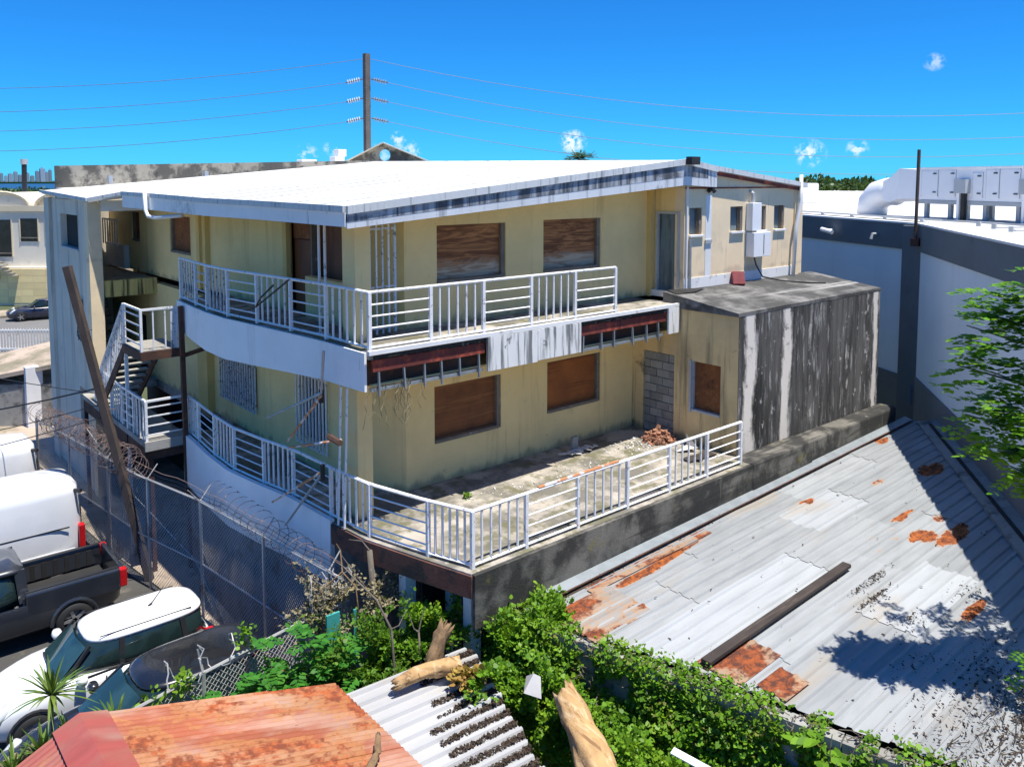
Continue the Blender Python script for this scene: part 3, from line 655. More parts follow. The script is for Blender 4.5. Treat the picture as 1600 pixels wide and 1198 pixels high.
# --- roof
RT = [(7.25, 12.98, 6.10), (7.2, 16.7, 6.13), (7.15, 19.5, 6.14), (7.18, 23, 6.19), (7.25, 26.6, 6.22), (6.48, 27.5, 6.02), (6.35, 33.4, 6.22)]
RB = [(17.0, 28.0, 7.33), (22.85, 27.5, 6.7), (22.85, 13.08, 6.45), (18.3, 13.08, 6.92), (18.3, 12.98, 6.92), (17.0, 12.98, 7.10)]
def lerp(a, b, k): return tuple(a[i] + (b[i] - a[i]) * k for i in range(3))
ridge = [(17.0, 12.98 + 15.02 * k, 7.10 + .23 * k) for k in (0, .247, .434, .667, .9, .94, 1.0)]
rf = MB(); W_ = 10
for i in range(len(RT) - 1):
    for k in range(W_):
        a, b = k / W_, (k + 1) / W_
        rf.add([lerp(RT[i], ridge[i], a), lerp(RT[i], ridge[i], b), lerp(RT[i + 1], ridge[i + 1], b), lerp(RT[i + 1], ridge[i + 1], a)], [(0, 1, 2, 3)])
rf.add([ridge[0], (18.3, 12.98, 6.92), (18.3, 13.08, 6.92), (22.85, 13.08, 6.45), (22.85, 27.5, 6.7), ridge[-1]] + ridge[-2:0:-1], [tuple(range(6 + len(ridge) - 2))])
roof = rf.build('roof', 'roof_white', bld)
m_ = roof.modifiers.new('solid', 'SOLIDIFY'); m_.thickness = .12; m_.offset = -1
for k in range(1, 12):
    y_ = 13.0 + 13.4 * k / 12; i = 0
    P_ = []
    for q_ in range(9):
        u = q_ / 8; x_ = 7.3 + (16.9 - 7.3) * u; kk = (y_ - 12.98) / 15.02
        z_e = 6.10 + .12 * min(1, (y_ - 12.98) / 13.6); z_ = z_e + (7.10 + .23 * kk - z_e) * (x_ - 7.2) / 9.8
        P_.append((x_, y_ + .03 * math.sin(q_ * 2 + k), z_ + .006))
    sm = MB()
    for a_, b_ in zip(P_, P_[1:]): sm.bar(a_, b_, .07, .012)
    sm.build('roof_seam', 'fascia_lip', roof)
# roof edge lips and fascias
def strip(path_top, h0, h1, t_, nrm, name, mat, parent=roof, drop0=0.0):
    mb = MB()
    for i in range(len(path_top) - 1):
        p, q = Vector(path_top[i]), Vector(path_top[i + 1]); n = Vector(nrm) * t_
        ha = h0 + (h1 - h0) * i / (len(path_top) - 1); hb = h0 + (h1 - h0) * (i + 1) / (len(path_top) - 1)
        d = Vector((0, 0, 1)); p = p - d * drop0; q = q - d * drop0
        mb.add([p, q, q - d * hb, p - d * ha, p + n, q + n, q + n - d * hb, p + n - d * ha], [(0, 1, 2, 3), (4, 7, 6, 5), (0, 4, 5, 1), (3, 2, 6, 7), (0, 3, 7, 4), (1, 5, 6, 2)])
    return mb.build(name, mat, parent)
S0, S1, S2 = (7.25, 12.98, 6.13), (17.0, 12.98, 7.13), (18.3, 12.98, 6.95)
strip([lerp(S0, S1, k / 4) for k in range(5)], .15, .15, .07, (0, -1, 0), 'edge_lip', 'fascia_lip')
strip([S1, S2], .15, .15, .07, (0, -1, 0), 'edge_lip', 'fascia_lip')
strip([lerp(S0, S1, k / 4) for k in range(5)], .26, .52, .03, (0, -1, 0), 'fascia', 'fascia', drop0=.15)
strip([lerp(S0, S1, k / 4) for k in range(5)], .15, .30, .034, (0, -1, 0), 'mould_band', 'fascia_mould', drop0=.15)
strip([S1, S2], .52, .40, .03, (0, -1, 0), 'fascia', 'fascia', drop0=.15)
strip([S1, lerp(S1, S2, .7)], .30, .22, .034, (0, -1, 0), 'mould_band', 'fascia_mould', drop0=.15)
wp = [(p[0], p[1], p[2] + .03) for p in RT[:5]]
strip(wp, .12, .12, .07, (-1, 0, 0), 'edge_lip', 'fascia_lip')
strip(wp, .26, .36, .03, (-1, 0, 0), 'fascia', 'fascia_west', drop0=.12)
strip([(18.3, 13.05, 6.97), (22.95, 13.05, 6.50)], .13, .13, .08, (0, -1, 0), 'gutter', 'fascia_lip')
strip([(18.3, 13.07, 6.83), (22.8, 13.07, 6.36)], .10, .10, .03, (0, -1, 0), 'eave_board', 'beam_red')
strip([(18.29, 13.05, 6.95), (18.3, 13.05, 6.95)], .52, .52, .07, (0, -1, 0), 'fascia_end', 'fascia')
tw = [(6.46, 27.48, 6.05), (6.33, 33.4, 6.25)]
strip(tw, .10, .10, .05, (-1, 0, 0), 'edge_lip', 'fascia_lip')
strip([(7.25, 26.6, 6.25), (6.46, 27.48, 6.05)], .10, .10, .05, (0, -1, 0), 'edge_lip', 'fascia_lip')
# soffit under the roof overhang
sf = MB()
pts = [(7.3, 13.02), (17.1, 13.02), (17.1, 14.3), (8.9, 14.3), (8.55, 18), (8.55, 27.6), (7.3, 26.5), (7.22, 20)]
sf.add([(x, y, (zs(x) + .03) if y < 15 else 5.76) for x, y in pts], [tuple(range(len(pts)))])
sf.build('soffit', 'wall', roof)
# dark box lamp on the ridge end, PVC roof drains
MB().box(16.9, 12.72, 6.98, 17.25, 12.9, 7.18).build('ridge_lamp', 'black', bld)
dp = MB().tube([(7.05, 23.8, 6.26), (7.05, 23.78, 5.75), (7.06, 23.6, 5.6), (7.15, 23.3, 5.56), (7.3, 21.6, 5.68)], .055, 8).build('drain_pipe', 'pvc', bld, smooth=True)
MB().tube([(22.62, 13.0, 6.75), (22.60, 12.98, 6.0), (22.40, 13.0, 5.2), (22.30, 13.0, 3.72)], .055, 8).build('drain_pipe', 'pvc', bld, smooth=True)
# electrical boxes on the sunlit wall
eb = bevel(MB().box(19.98, 12.93, 5.17, 20.43, 13.14, 5.95).build('electrical_box', 'hvac', bld), .01)
MB().tube([(20.15, 13.05, 5.95), (20.15, 13.05, 6.22), (20.15, 13.12, 6.28)], .05, 8).build('conduit_head', 'hvac_grey', eb)
eb = bevel(MB().box(20.0, 12.88, 4.43, 20.86, 13.14, 5.12).build('electrical_box', 'hvac', bld), .01)
MB().box(20.48, 12.87, 4.5, 20.50, 12.88, 5.06).build('door_seam', 'trim', eb)
MB().tube([(20.2, 13.0, 4.43), (20.25, 12.96, 4.2), (20.5, 12.9, 3.85), (21.0, 12.6, 3.72), (21.8, 12.2, 3.64), (22.3, 11.95, 3.62)], .022, 6).build('cable', 'cable', bld)
MB().tube([(18.17, 13.12, 6.3), (18.17, 13.0, 6.36), (18.25, 12.98, 6.28)], .06, 8).build('wall_lamp', 'black', bld)

# --- stair tower at the back left
tw_ = MB()
tw_.cells('X', 6.55, .25, 27.75, 33.2, -1.4, 5.95, [(29.2, 31.6, 4.27, 5.45), (29.0, 29.8, -1.4, -.25)])
tw_.prism([(6.55, 28.4), (6.8, 28.4), (6.8, 33.2), (6.55, 33.2)], G, -1.4)
tw_.build('tower_wall', 'tower', bld)
MB().box(6.50, 27.70, G, 6.88, 28.15, 5.9).build('tower_column', 'wall_lit', bld)
MB().box(6.45, 32.9, G, 6.6, 33.6, 5.98).build('tower_column', 'tower', bld)
MB().box(6.8, 33.0, G, 9.4, 33.3, 5.9).build('tower_wall', 'tower', bld)
window('X', 6.55, 29.2, 31.6, 4.27, 5.45, 'dark', frame='frame_light', sides='LB', rec=.2, name='window_opening')
MB().box(6.88, 27.72, 2.9, 8.5, 27.98, 3.42).build('tower_beam', 'mouldy_beam', bld)
MB().box(6.88, 27.7, 5.62, 8.5, 27.9, 5.95).build('tower_lintel', 'fascia_west', bld)
MB().box(6.8, 27.98, 3.2, 8.5, 33, 3.4).build('tower_landing', 'conc', bld)
MB().box(6.8, 27.9, -.2, 8.5, 33, -.02).build('tower_landing', 'conc', bld)
sf2 = MB().box(8.30, 30.6, ZU, 8.48, 32.9, 4.3).build('stair_parapet', 'white_paint', bld)
for i in range(12):
    MB().box(6.9, 29.2 + i * .27, .1 + i * .26, 7.9, 29.5 + i * .27, .28 + i * .26).build('stair_step', 'conc', bld)
rl = MB().bar((8.1, 30.5, 5.2), (8.1, 32.4, 5.2), .05).build('stair_railing', 'rail', bld)
for i in range(7): MB().bar((8.1, 30.6 + i * .3, 4.3), (8.1, 30.6 + i * .3, 5.2), .04).build('picket', 'rail', rl)

# ------------------------------------------------------------------ steel staircase beside the terrace
sc_ = thing('steel_staircase', 'rusty outdoor steel staircase with white railings between terrace and stair tower', 'staircase', (6.6, 23.5, G))
MB().box(6.12, 21.32, -.16, 7.18, 27.6, -.02).build('platform', 'conc', sc_)
MB().box(6.10, 21.26, -.24, 7.2, 21.32, 0).build('platform_edge', 'conc', sc_)
MB().box(6.13, 21.38, -.5, 7.15, 27.5, -.17).build('platform_beam', 'steel_brown', sc_)
MB().box(6.12, 21.4, 2.22, 7.12, 22.9, 2.3).build('landing', 'conc', sc_)
MB().box(6.09, 21.36, 2.06, 7.15, 21.4, 2.28).build('landing_beam', 'steel_brown', sc_)
MB().box(6.08, 21.4, 2.06, 6.12, 22.9, 2.28).build('landing_beam', 'steel_brown', sc_)
for i in range(10):
    k = (i + .5) / 10; MB().box(6.2, 22.9 + 2.7 * k - .13, 2.3 - 2.3 * k - .02, 7.05, 22.9 + 2.7 * k + .13, 2.3 - 2.3 * k + .02).build('tread', 'conc', sc_)
for x in (6.14, 7.09): MB().bar((x, 22.85, 2.2), (x, 25.65, -.1), .05, .24).build('stringer', 'steel_brown', sc_)
for i in range(3):
    k = (i + .5) / 3; MB().box(7.2, 22.0 - .3 * i, 2.55 + .3 * i, 7.9, 22.3 - .3 * i, 2.59 + .3 * i).build('tread', 'conc', sc_)
for (x, y) in ((7.08, 21.1),):
    MB().bar((x, y, G), (x - .06, y, 3.4), .11).build('post', 'steel_brown', sc_)
MB().bar((6.17, 22.9, G), (6.17, 22.9, 2.1), .08).build('post', 'rail', sc_)
MB().bar((6.17, 27.4, G), (6.17, 27.4, -.2), .1).build('post', 'steel_brown', sc_)
MB().bar((6.3, 21.5, G), (6.3, 21.5, -.2), .1).build('post', 'steel_brown', sc_)
MB().bar((7.1, 21.2, 2.1), (7.9, 20.9, 2.35), .1).build('brace', 'steel_brown', sc_)
def srail(pts, z_h, kinds, name='stair_railing', mat='rail'):
    mb = MB()
    for p, q in zip(pts, pts[1:]): mb.bar((p[0], p[1], p[2] + z_h), (q[0], q[1], q[2] + z_h), .055)
    r = mb.build(name, mat, sc_)
    for p in pts: MB().bar(p, (p[0], p[1], p[2] + z_h), .06).build('post', mat, r)
    for (p, q), kd in zip(zip(pts, pts[1:]), kinds):
        n = max(2, int(math.dist(p, q) / .22)) if kd == 'v' else 4
        for i in range(1, n + (1 if kd == 'h' else 0)):
            if kd == 'v':
                a = lerp(p, q, i / n); MB().bar(a, (a[0], a[1], a[2] + z_h), .032).build('picket', mat, r)
            else:
                o = z_h * (i - .3) / 4.4; MB().bar((p[0], p[1], p[2] + o), (q[0], q[1], q[2] + o), .03).build('bar', mat, r)
srail([(7.14, 21.36, -.02), (6.17, 21.36, -.02), (6.17, 22.4, -.02), (6.17, 23.4, -.02), (6.2, 24.6, -.02), (6.25, 26.5, -.02)], 1.04, 'hvhvh')
srail([(7.02, 21.42, 2.28), (6.14, 21.42, 2.28), (6.14, 22.85, 2.28)], 1.06, 'vh')
srail([(6.14, 22.9, 2.28), (6.16, 24.2, 1.2), (6.18, 25.5, .1)], 1.06, 'vv', mat='rail_old')
MB().box(6.86, 21.41, 2.3, 7.02, 21.44, 3.3).build('scaled_panel', 'rail_old', sc_)

# ------------------------------------------------------------------ broken mast on the west terrace rail
mast = thing('antenna_mast', 'broken white twin-pole mast with rusty bent arms strapped to the corner railing', 'mast', (7.3, 13.7, 0))
for y in (13.42, 13.66): MB().tube([(7.36, y, .02), (7.46, y, 2.70)], .022, 8).build('pole', 'rail', mast)
for a, b in (((7.2, 13.82, 3.38), (7.2, 13.95, 2.55)), ((7.2, 13.95, 2.55), (7.0, 16.0, 1.64)), ((7.2, 13.95, 2.5), (7.05, 15.15, 1.35)), ((7.3, 13.4, 1.75), (7.05, 15.15, 1.22)),
             ((7.25, 14.05, .98), (6.95, 15.7, -.05)), ((7.25, 14.05, .95), (6.9, 15.0, -.3))):
    MB().tube([a, b], [.03, .022], 6).build('arm', 'rail_rust' if rnd.random() < .4 else 'galv', mast)
MB().tube([(7.2, 13.25, 1.75), (7.35, 13.95, 1.68)], .06, 6).build('bracket', 'steel_brown', mast)
MB().tube([(7.22, 14.0, 2.6), (7.22, 14.0, 2.35)], .045, 6).build('bracket', 'black', mast)
MB().tube([(7.25, 14.05, 1.12), (7.25, 14.05, .8)], .045, 6).build('bracket', 'black', mast)
# two porch poles behind the upper rail
pp = thing('porch_pole', 'left of two slim white poles standing behind the upper corner railing', 'pole', (7.75, 15.0, ZU), group='white porch poles')
MB().tube([(7.75, 15.0, ZU), (7.75, 15.0, 5.74)], .03, 8).build('shaft', 'rail', pp); MB().box(7.68, 14.93, ZU, 7.82, 15.07, ZU + .02).build('base_plate', 'rail', pp)
pp = thing('porch_pole', 'right of two slim white poles standing behind the upper corner railing', 'pole', (7.75, 14.75, ZU), group='white porch poles')
MB().tube([(7.75, 14.75, ZU), (7.75, 14.75, 5.74)], .03, 8).build('shaft', 'rail', pp); MB().box(7.68, 14.68, ZU, 7.82, 14.82, ZU + .02).build('base_plate', 'rail', pp)

# ------------------------------------------------------------------ corrugated roofs
def corr(xa, xb, y0, y1, zf, pitch, h, prof='trap', nx=1):
    """sheet with ribs along X; xa, xb may be functions of y; zf(x, y)"""
    fa = xa if callable(xa) else (lambda y: xa); fb = xb if callable(xb) else (lambda y: xb)
    ys = []
    if prof == 'trap':
        y = y0
        while y < y1 - 1e-6:
            for o, z in ((0, 0), (pitch * .62, 0), (pitch * .72, h), (pitch * .90, h)):
                if y + o <= y1: ys.append((y + o, z))
            y += pitch
        ys.append((y1, 0))
    else:
        n = int(round((y1 - y0) / pitch * 8))
        ys = [(y0 + (y1 - y0) * i / n, h * .5 * (1 + math.sin(2 * math.pi * (y0 + (y1 - y0) * i / n) / pitch))) for i in range(n + 1)]
    mb = MB(); vs = []; fs = []
    for (y, z) in ys:
        for k in range(nx + 1):
            x = fa(y) + (fb(y) - fa(y)) * k / nx
            vs.append((x, y, zf(x, y) + z))
    m1 = nx + 1
    for i in range(len(ys) - 1):
        for k in range(nx): fs.append((i * m1 + k, i * m1 + k + 1, (i + 1) * m1 + k + 1, (i + 1) * m1 + k))
    return mb.add(vs, fs)
def wall_x(y): return 9.12 + (10.6 - y) * .245            # vine wall line
def grey_x(y): return 18.8 + (y - 5.55) * 1.419           # warehouse wall line
tin = thing('tin_roof_shed', 'large low shed roof of grey corrugated metal sheets with rust patches', 'shed', (15, 7, G))
def ztin(x, y): return -.92 + .028 * (x - 9.6) + .025 * mnoise.noise((x * .7, y * .9, 0))
rows = []; y = 10.36
while y > .6: rows.append((y - 1.06, y)); y -= 1.0
NEW = {(2, 0), (1, 2), (4, 1), (7, 0)}
cuts0 = [[3.7, 7.6, 11.2, 15.6], [2.1, 6.1, 8.4, 12.4], [4.6, 7.2, 10.5], [1.2, 5.2, 8.2], [3.1, 5.6, 8.8], [3.6, 6.8], [2.5, 5.5], [3.4, 6], [3, 6], [3, 6]]
for r_, (ya, yb) in enumerate(rows):
    xa0 = wall_x((ya + yb) / 2); xe = grey_x(yb) + .1
    cut = [0.0] + [c for c in cuts0[r_] if xa0 + c < xe - 1.0] + [None]
    for k in range(len(cut) - 1):
        a = (lambda y_, c=cut[k]: wall_x(y_) - .06 + c) if k == 0 else xa0 + cut[k] - .12
        last = cut[k + 1] is None
        b = (lambda y_: min(grey_x(y_) - .35, 24.4)) if last else xa0 + cut[k + 1]
        if not callable(b) and callable(a) is False and b - a < .3: continue
        lift = .012 * ((k % 2) + (r_ % 2) * .5) + .004
        mt = 'tin_new' if (r_, k) in NEW else 'tin'
        fa = a if callable(a) else (lambda y_, q=a: q)
        if last:
            fb = lambda y_, fa=fa: max(fa(y_) + .05, min(grey_x(y_) - .35, 24.4))
        else: fb = lambda y_, q=b, fa=fa: max(fa(y_) + .05, q + .035 * math.sin(y_ * 9 + k))
        corr(fa, fb, ya, yb, lambda x, y_, l=lift: ztin(x, y_) + l, .265, .035, 'trap', 5).build('roof_sheet', mt, tin)
# older rusted sheets showing at the wall end and along the ledge
for (x0, x1, y0, y1, m_, dz) in ((9.3, 10.75, 8.75, 9.85, 'tin_rust', .045), (10.05, 11.2, 6.55, 7.35, 'tin_rust', .04), (9.6, 10.9, 10.02, 10.34, 'litter', .03),
                                 (10.4, 14.0, 9.86, 10.08, 'tin_rust', .03), (10.25, 10.9, 5.9, 6.4, 'tin_rust', .045)):
    corr(x0, x1, y0, y1, lambda x, y_, d=dz: ztin(x, y_) + d, .265, .03, 'trap', 3).build('patch_sheet', m_, tin)
MB().add([(9.4, 10.40, -.80), (24.3, 10.42, -.38), (24.3, 10.18, -.44), (9.4, 10.16, -.86)], [(0, 1, 2, 3)]).build('flashing', 'galv', tin)
MB().bar((9.6, 10.14, -.83), (24.2, 10.16, -.43), .03, .02).build('flashing_edge', 'steel_brown', tin)
gl = Vector((-.814, -.581, 0)); gn = Vector((-.581, .814, 0))
def along(s_, d, z): p = Vector((27.1, 11.42, 0)) + gl * s_ + gn * d; return (p.x, p.y, z)
MB().add([along(3.2, .02, -.32), along(17, .02, -.6), along(17, .55, -.72), along(3.2, .55, -.42), along(3.2, .02, -1), along(17, .02, -1.2), along(17, .55, -1.2), along(3.2, .55, -1)],
         [(0, 3, 2, 1), (3, 7, 6, 2), (0, 4, 7, 3), (1, 2, 6, 5)]).build('wall_gutter', 'conc', tin)
MB().bar(along(3.6, .30, -.36), along(13, .32, -.58), .07, .05).build('gutter_strip', 'tar', tin)
for y_ in (3.0, 6.0, 9.0): MB().bar((wall_x(y_) + .15, y_, -1.05), (grey_x(y_) - .4, y_, -.72), .1).build('rafter', 'steel_brown', tin)
pl = MB(); 
pl.bar((10.06, 7.16, -.78), (14.55, 7.2, -.66), .17, .07)
tag(bevel(pl.build('plank', 'plank'), .012), 'long dark weathered plank lying across the grey metal roof', 'plank')

# shed with red rusty roof, and its white corrugated lean-to
red = thing('rusty_roof_shed', 'small shed with red rusted corrugated ridge roof at the bottom edge', 'shed', (3.5, 8.5, G))
zr = lambda x, y: 0.0 - (x - 2.2) * .295
for i in range(7):
    y1 = 10.72 - i * .92; y0 = y1 - .95
    corr(2.2, 4.62 - .05 * (i % 2), y0, y1, lambda x, y, i=i: zr(x, y) + .012 + .003 * (i % 2), .105, .022, 'sin', 3).build('roof_sheet', 'red_roof', red)
    corr(4.5, 5.68, y0, y1, lambda x, y, i=i: zr(x, y) + .004 * (i % 2), .105, .022, 'sin', 2).build('roof_sheet', 'red_roof', red)
    corr(.2, 2.2, y0, y1, lambda x, y: 0.0 + (x - 2.2) * .45 + .004 * (i % 2), .105, .022, 'sin', 2).build('roof_sheet', 'red_roof_dark', red)
MB().add([(2.2, 10.74, .05), (2.2, 4.2, .05), (2.52, 4.2, -.05), (2.52, 10.74, -.05), (1.9, 10.74, -.07), (1.9, 4.2, -.07)], [(0, 1, 2, 3), (4, 5, 1, 0)]).build('ridge_cap', 'red_roof_dark', red)
MB().box(.5, 4.4, G, 5.4, 10.5, -1.1).build('wall', 'grime_white', red)
MB().prism([(2.0, 10.5), (2.4, 10.5), (2.4, 10.4), (2.0, 10.4)], G, -.2).build('gable_post', 'steel_brown', red)
wsh = thing('white_roof_lean_to', 'white corrugated lean-to roof covered in dark leaf litter beside the rusty roof', 'shed', (6.8, 8.5, G))
zw = lambda x, y: -1.16 - (x - 5.5) * .06
for i in range(5):
    y1 = 10.6 - i * 1.08; y0 = y1 - 1.12
    xr = lambda y: 7.02 + min(1.02, max(0, (y - 7.5) * .36)) + .04 * math.sin(y * 7)
    corr(5.5, xr, y0, y1, lambda x, y, i=i: zw(x, y) + .004 * (i % 2), .27, .05, 'trap', 4).build('roof_sheet', 'white_tin', wsh)
MB().box(5.75, 5.4, G, 6.9, 10.4, -1.32).build('wall', 'grime_white', wsh)
# litter lying in the valleys of the white roof
def flakes(mb, n, fn, s0, s1, flat=.5):
    for _ in range(n):
        p = Vector(fn()); s_ = rnd.uniform(s0, s1)
        a = Vector((rnd.gauss(0, 1), rnd.gauss(0, 1), rnd.gauss(0, flat))).normalized() * s_
        b = Vector((rnd.gauss(0, 1), rnd.gauss(0, 1), rnd.gauss(0, flat))).normalized() * s_ * .6
        mb.add([p - a - b * .2, p + b, p + a, p - b], [(0, 1, 2, 3)])
    return mb
def litter_pt():
    while True:
        row = rnd.randint(0, 18); y_ = 10.49 - row * .27 - rnd.uniform(.03, .13) - .02
        if y_ < 6.2: continue
        x1 = 7.02 + min(1.02, max(0, (y_ - 7.5) * .36)); x0 = x1 - .45 - .7 * abs(math.sin(row * 1.7)) - (.3 if y_ < 9.3 else 0)
        x_ = x1 - (x1 - x0) * rnd.random() ** 1.3
        return (x_, y_, zw(x_, y_) + .012 + rnd.random() * .035)
tag(flakes(MB(), 11000, litter_pt, .010, .036).build('leaf_litter', 'litter'), 'dark leaf litter filling the valleys of the white corrugated roof', 'leaf litter', kind='stuff')
spots = [(13.9, 6.35, .3, .05, 160), (14.4, 6.68, .4, .05, 140), (13.6, 5.6, .22, .12, 90), (15.2, 5.3, .22, .12, 90), (12.6, 5.1, .3, .1, 60), (11.6, 4.05, .9, .35, 300), (12.6, 3.75, 1.1, .4, 500), (13.4, 4.3, .6, .2, 160), (11.4, 3.2, .8, .3, 800), (13.0, 3.0, 1.0, .3, 900), (11.5, 10.24, 1.6, .07, 500), (14, 10.25, 2.5, .06, 200)]
def litter2():
    x, y_, sx, sy, n = rnd.choices(spots, [s_[4] for s_ in spots])[0]
    x += rnd.gauss(0, sx); y_ += rnd.gauss(0, sy)
    return (x, y_, ztin(x, y_) + .02 + rnd.random() * .05)
lt = MB(); flakes(lt, 4600, litter2, .010, .04)
def litter3():
    x = rnd.uniform(10, 20); y_ = rnd.uniform(3.2, 10.1)
    return (x, y_, ztin(x, y_) + .05)
flakes(lt, 130, litter3, .012, .04, .2)
for _ in range(200):                                                   # twigs and needles under the tree
    x = rnd.gauss(12.2, 1.0); y_ = rnd.gauss(3.3, .35); a = rnd.gauss(0, .5); L = rnd.uniform(.1, .3)
    lt.bar((x, y_, ztin(x, y_) + .05), (x + L * math.cos(a), y_ + L * math.sin(a), ztin(x, y_) + .08), .008)
tag(lt.build('leaf_litter', 'litter'), 'scattered dark leaf and twig litter on the grey metal shed roof', 'leaf litter', kind='stuff')

# ------------------------------------------------------------------ block wall under the vines
vw = thing('block_wall', 'old concrete block boundary wall overgrown with bright green vines', 'wall', (9.6, 7.5, G))
p0, p1 = (9.02, 10.6), (11.1, 2.1)
slab_wall(MB(), p0, p1, G, -1.1, -.2).build('wall_body', 'conc', vw)
N_ = 20
for i in range(N_):
    a = lerp((*p0, 0), (*p1, 0), i / N_ + .0012); b = lerp((*p0, 0), (*p1, 0), (i + 1) / N_ - .0012)
    slab_wall(MB(), a[:2], b[:2], -1.1, -.93 + rnd.uniform(-.03, .02), -.22).build('block', 'cmu', vw)
slab_wall(MB(), (8.55, 10.34), (9.02, 10.6), G, -1.0, -.2).build('wall_body', 'conc', vw)
bevel(MB().box(8.98, 9.7, -1.5, 9.14, 10.15, -1.02).build('pier', 'steel_brown', vw), .02)

# ------------------------------------------------------------------ warehouse on the right
wh = thing('warehouse', 'grey-blue warehouse with charcoal bands and flat white roof on the right', 'warehouse', (36, 14, G))
K = Vector((27.1, 11.42)); dl = Vector((.469, .883)); dr_ = Vector((-.814, -.581))
PL = K + dl * 26; PR = K + dr_ * 17
ROOFP = [tuple(K), tuple(PR), (16, -30), (110, -30), (120, 80), (60, 70), tuple(PL)]
def wseg(a, b, z0, z1, out, name, mat):
    a = Vector(a); b = Vector(b); t_ = (b - a).normalized(); n = Vector((-t_.y, t_.x)) * out
    return MB().prism([tuple(a + n), tuple(b + n), tuple(b - Vector((-t_.y, t_.x)) * .25), tuple(a - Vector((-t_.y, t_.x)) * .25)], z0, z1).build(name, mat, wh)
# outward normal of the left run points to -X: t=(.469,.883) -> (-.883,.469); right run t=-gl -> (.814,.581) -> (-.581,.814)
wseg(K, PL, G, 4.32, 0, 'wall', 'grey_wall'); wseg(PR, K, G, 4.32, 0, 'wall', 'grey_wall')
wseg(K, PL, 4.32, 5.16, .06, 'top_band', 'grey_band'); wseg(PR, K, 4.32, 5.16, .06, 'top_band', 'grey_band')
wseg(K, PL, G, .12, .03, 'base_band', 'grey_band'); wseg(PR, K, G, .28, .03, 'base_band', 'grey_band')
MB().prism([(26.75, 11.15), (27.25, 11.5), (27.5, 11.95), (26.95, 11.85)], G, 5.12).build('corner_pilaster', 'grey_band', wh)
MB().prism(ROOFP, 4.95, 5.10).build('roof', 'roof_white', wh)
wseg(K, PL, 5.16, 5.22, .09, 'parapet_cap', 'white_paint'); wseg(PR, K, 5.16, 5.22, .09, 'parapet_cap', 'white_paint')
tb = MB()
MB().tube([(26.62, 11.30, 4.55), (26.66, 11.30, 7.55)], .055, 8).build('vent_pole', 'pole_brown', wh)
MB().box(26.5, 11.15, 4.5, 26.75, 11.4, 4.75).build('pole_bracket', 'steel_brown', wh)
MB().tube([along(.2, .1, .1), along(.5, .14, -.6)], .03, 6).build('drain_pipe', 'grey_band', wh)
for k in range(16):                                                     # guard-wire feet along the roof edge
    p = Vector((28.5, 11.9)) + dl * (k * 1.9)
    MB().box(p.x - .05, p.y - .05, 5.10, p.x + .05, p.y + .05, 5.28).build('wire_foot', 'hvac_grey', wh)
for k in range(10):
    p = Vector((28.2, 10.9)) + Vector((-.814, -.581)) * (k * 1.5) + Vector((.5, -.7))
    MB().box(p.x - .06, p.y - .06, 5.10, p.x + .06, p.y + .06, 5.26).build('wire_foot', 'hvac_grey', wh)
for k, (d0, z_) in enumerate(((1.2, 5.16), (1.6, 5.14), (2.6, 5.2))):
    a_ = K + dl * .5 + Vector((d0, 0)); b_ = K + dl * 22 + Vector((d0, 0))
    MB().tube([(a_.x, a_.y, z_), (b_.x, b_.y, z_)], .035, 6).build('roof_pipe', 'hvac_grey' if k else 'pole_brown', wh)
for k in range(7):
    p = Vector((27.6, 9.3)) + Vector((-.814, -.581)) * (k * 1.6); q_ = p + Vector((3.2, -1.2))
    MB().tube([(p.x, p.y, 5.14), (q_.x, q_.y, 5.14)], .03, 5).build('roof_pipe', 'hvac_grey', wh)
for (x_, y_, h_) in ((33.5, 19.5, .5), (36.2, 21.0, .7), (39, 25, .6), (31.2, 8.2, .35), (30.4, 7.2, .45), (29.2, 6.9, .4)):
    MB().tube([(x_, y_, 5.1), (x_, y_, 5.1 + h_), (x_, y_, 5.14 + h_)], [.11, .11, .2], 10).build('roof_vent', 'hvac_grey', wh)
cam_ = thing('security_camera', 'small white security camera on the charcoal band of the warehouse', 'camera', (29.2, 15.3, 4.9))
q = Vector((29.06, 15.35, 4.75)); MB().tube([q, q + Vector((-.25, .12, 0))], .03, 6).build('arm', 'hvac', cam_)
MB().tube([q + Vector((-.2, .35, .0)), q + Vector((-.35, -.15, -.08))], .085, 10).build('housing', 'hvac', cam_)
tap = MB(); q = Vector((27.9, 13.1, 4.75)); tap.tube([q + Vector((.1, 0, 0)), q + Vector((-.2, .1, 0)), q + Vector((-.25, .12, -.18))], .05, 6)
tag(tap.build('wall_spout', 'hvac_grey'), 'small bent grey spout sticking out of the charcoal band', 'spout')

# rooftop air handler
ac = thing('air_handler', 'long white rooftop air handling unit with access doors and duct hood', 'air conditioner', (32, 11, 5.1))
A0 = Vector((32.35, 13.75)); A1 = Vector((30.4, 9.0)); A1 = A0 + (A1 - A0).normalized() * 11
at_ = (A1 - A0).normalized(); an = Vector((at_.y, -at_.x))                # an points towards the camera side
if an.x > 0: an = -an
def ab(s0, s1, d0, d1, z0, z1, name, mat, par=ac):
    return MB().prism([tuple(A0 + at_ * s0 - an * d0), tuple(A0 + at_ * s1 - an * d0), tuple(A0 + at_ * s1 - an * d1), tuple(A0 + at_ * s0 - an * d1)], z0, z1).build(name, mat, par)
body = ab(0, 11, 0, 2.4, 5.85, 7.02, 'casing', 'hvac')
ab(-.03, 11, -.03, 2.43, 7.02, 7.07, 'lid', 'hvac', body); ab(0, 11, -.02, 2.42, 5.70, 5.84, 'base_rail', 'hvac_grey')
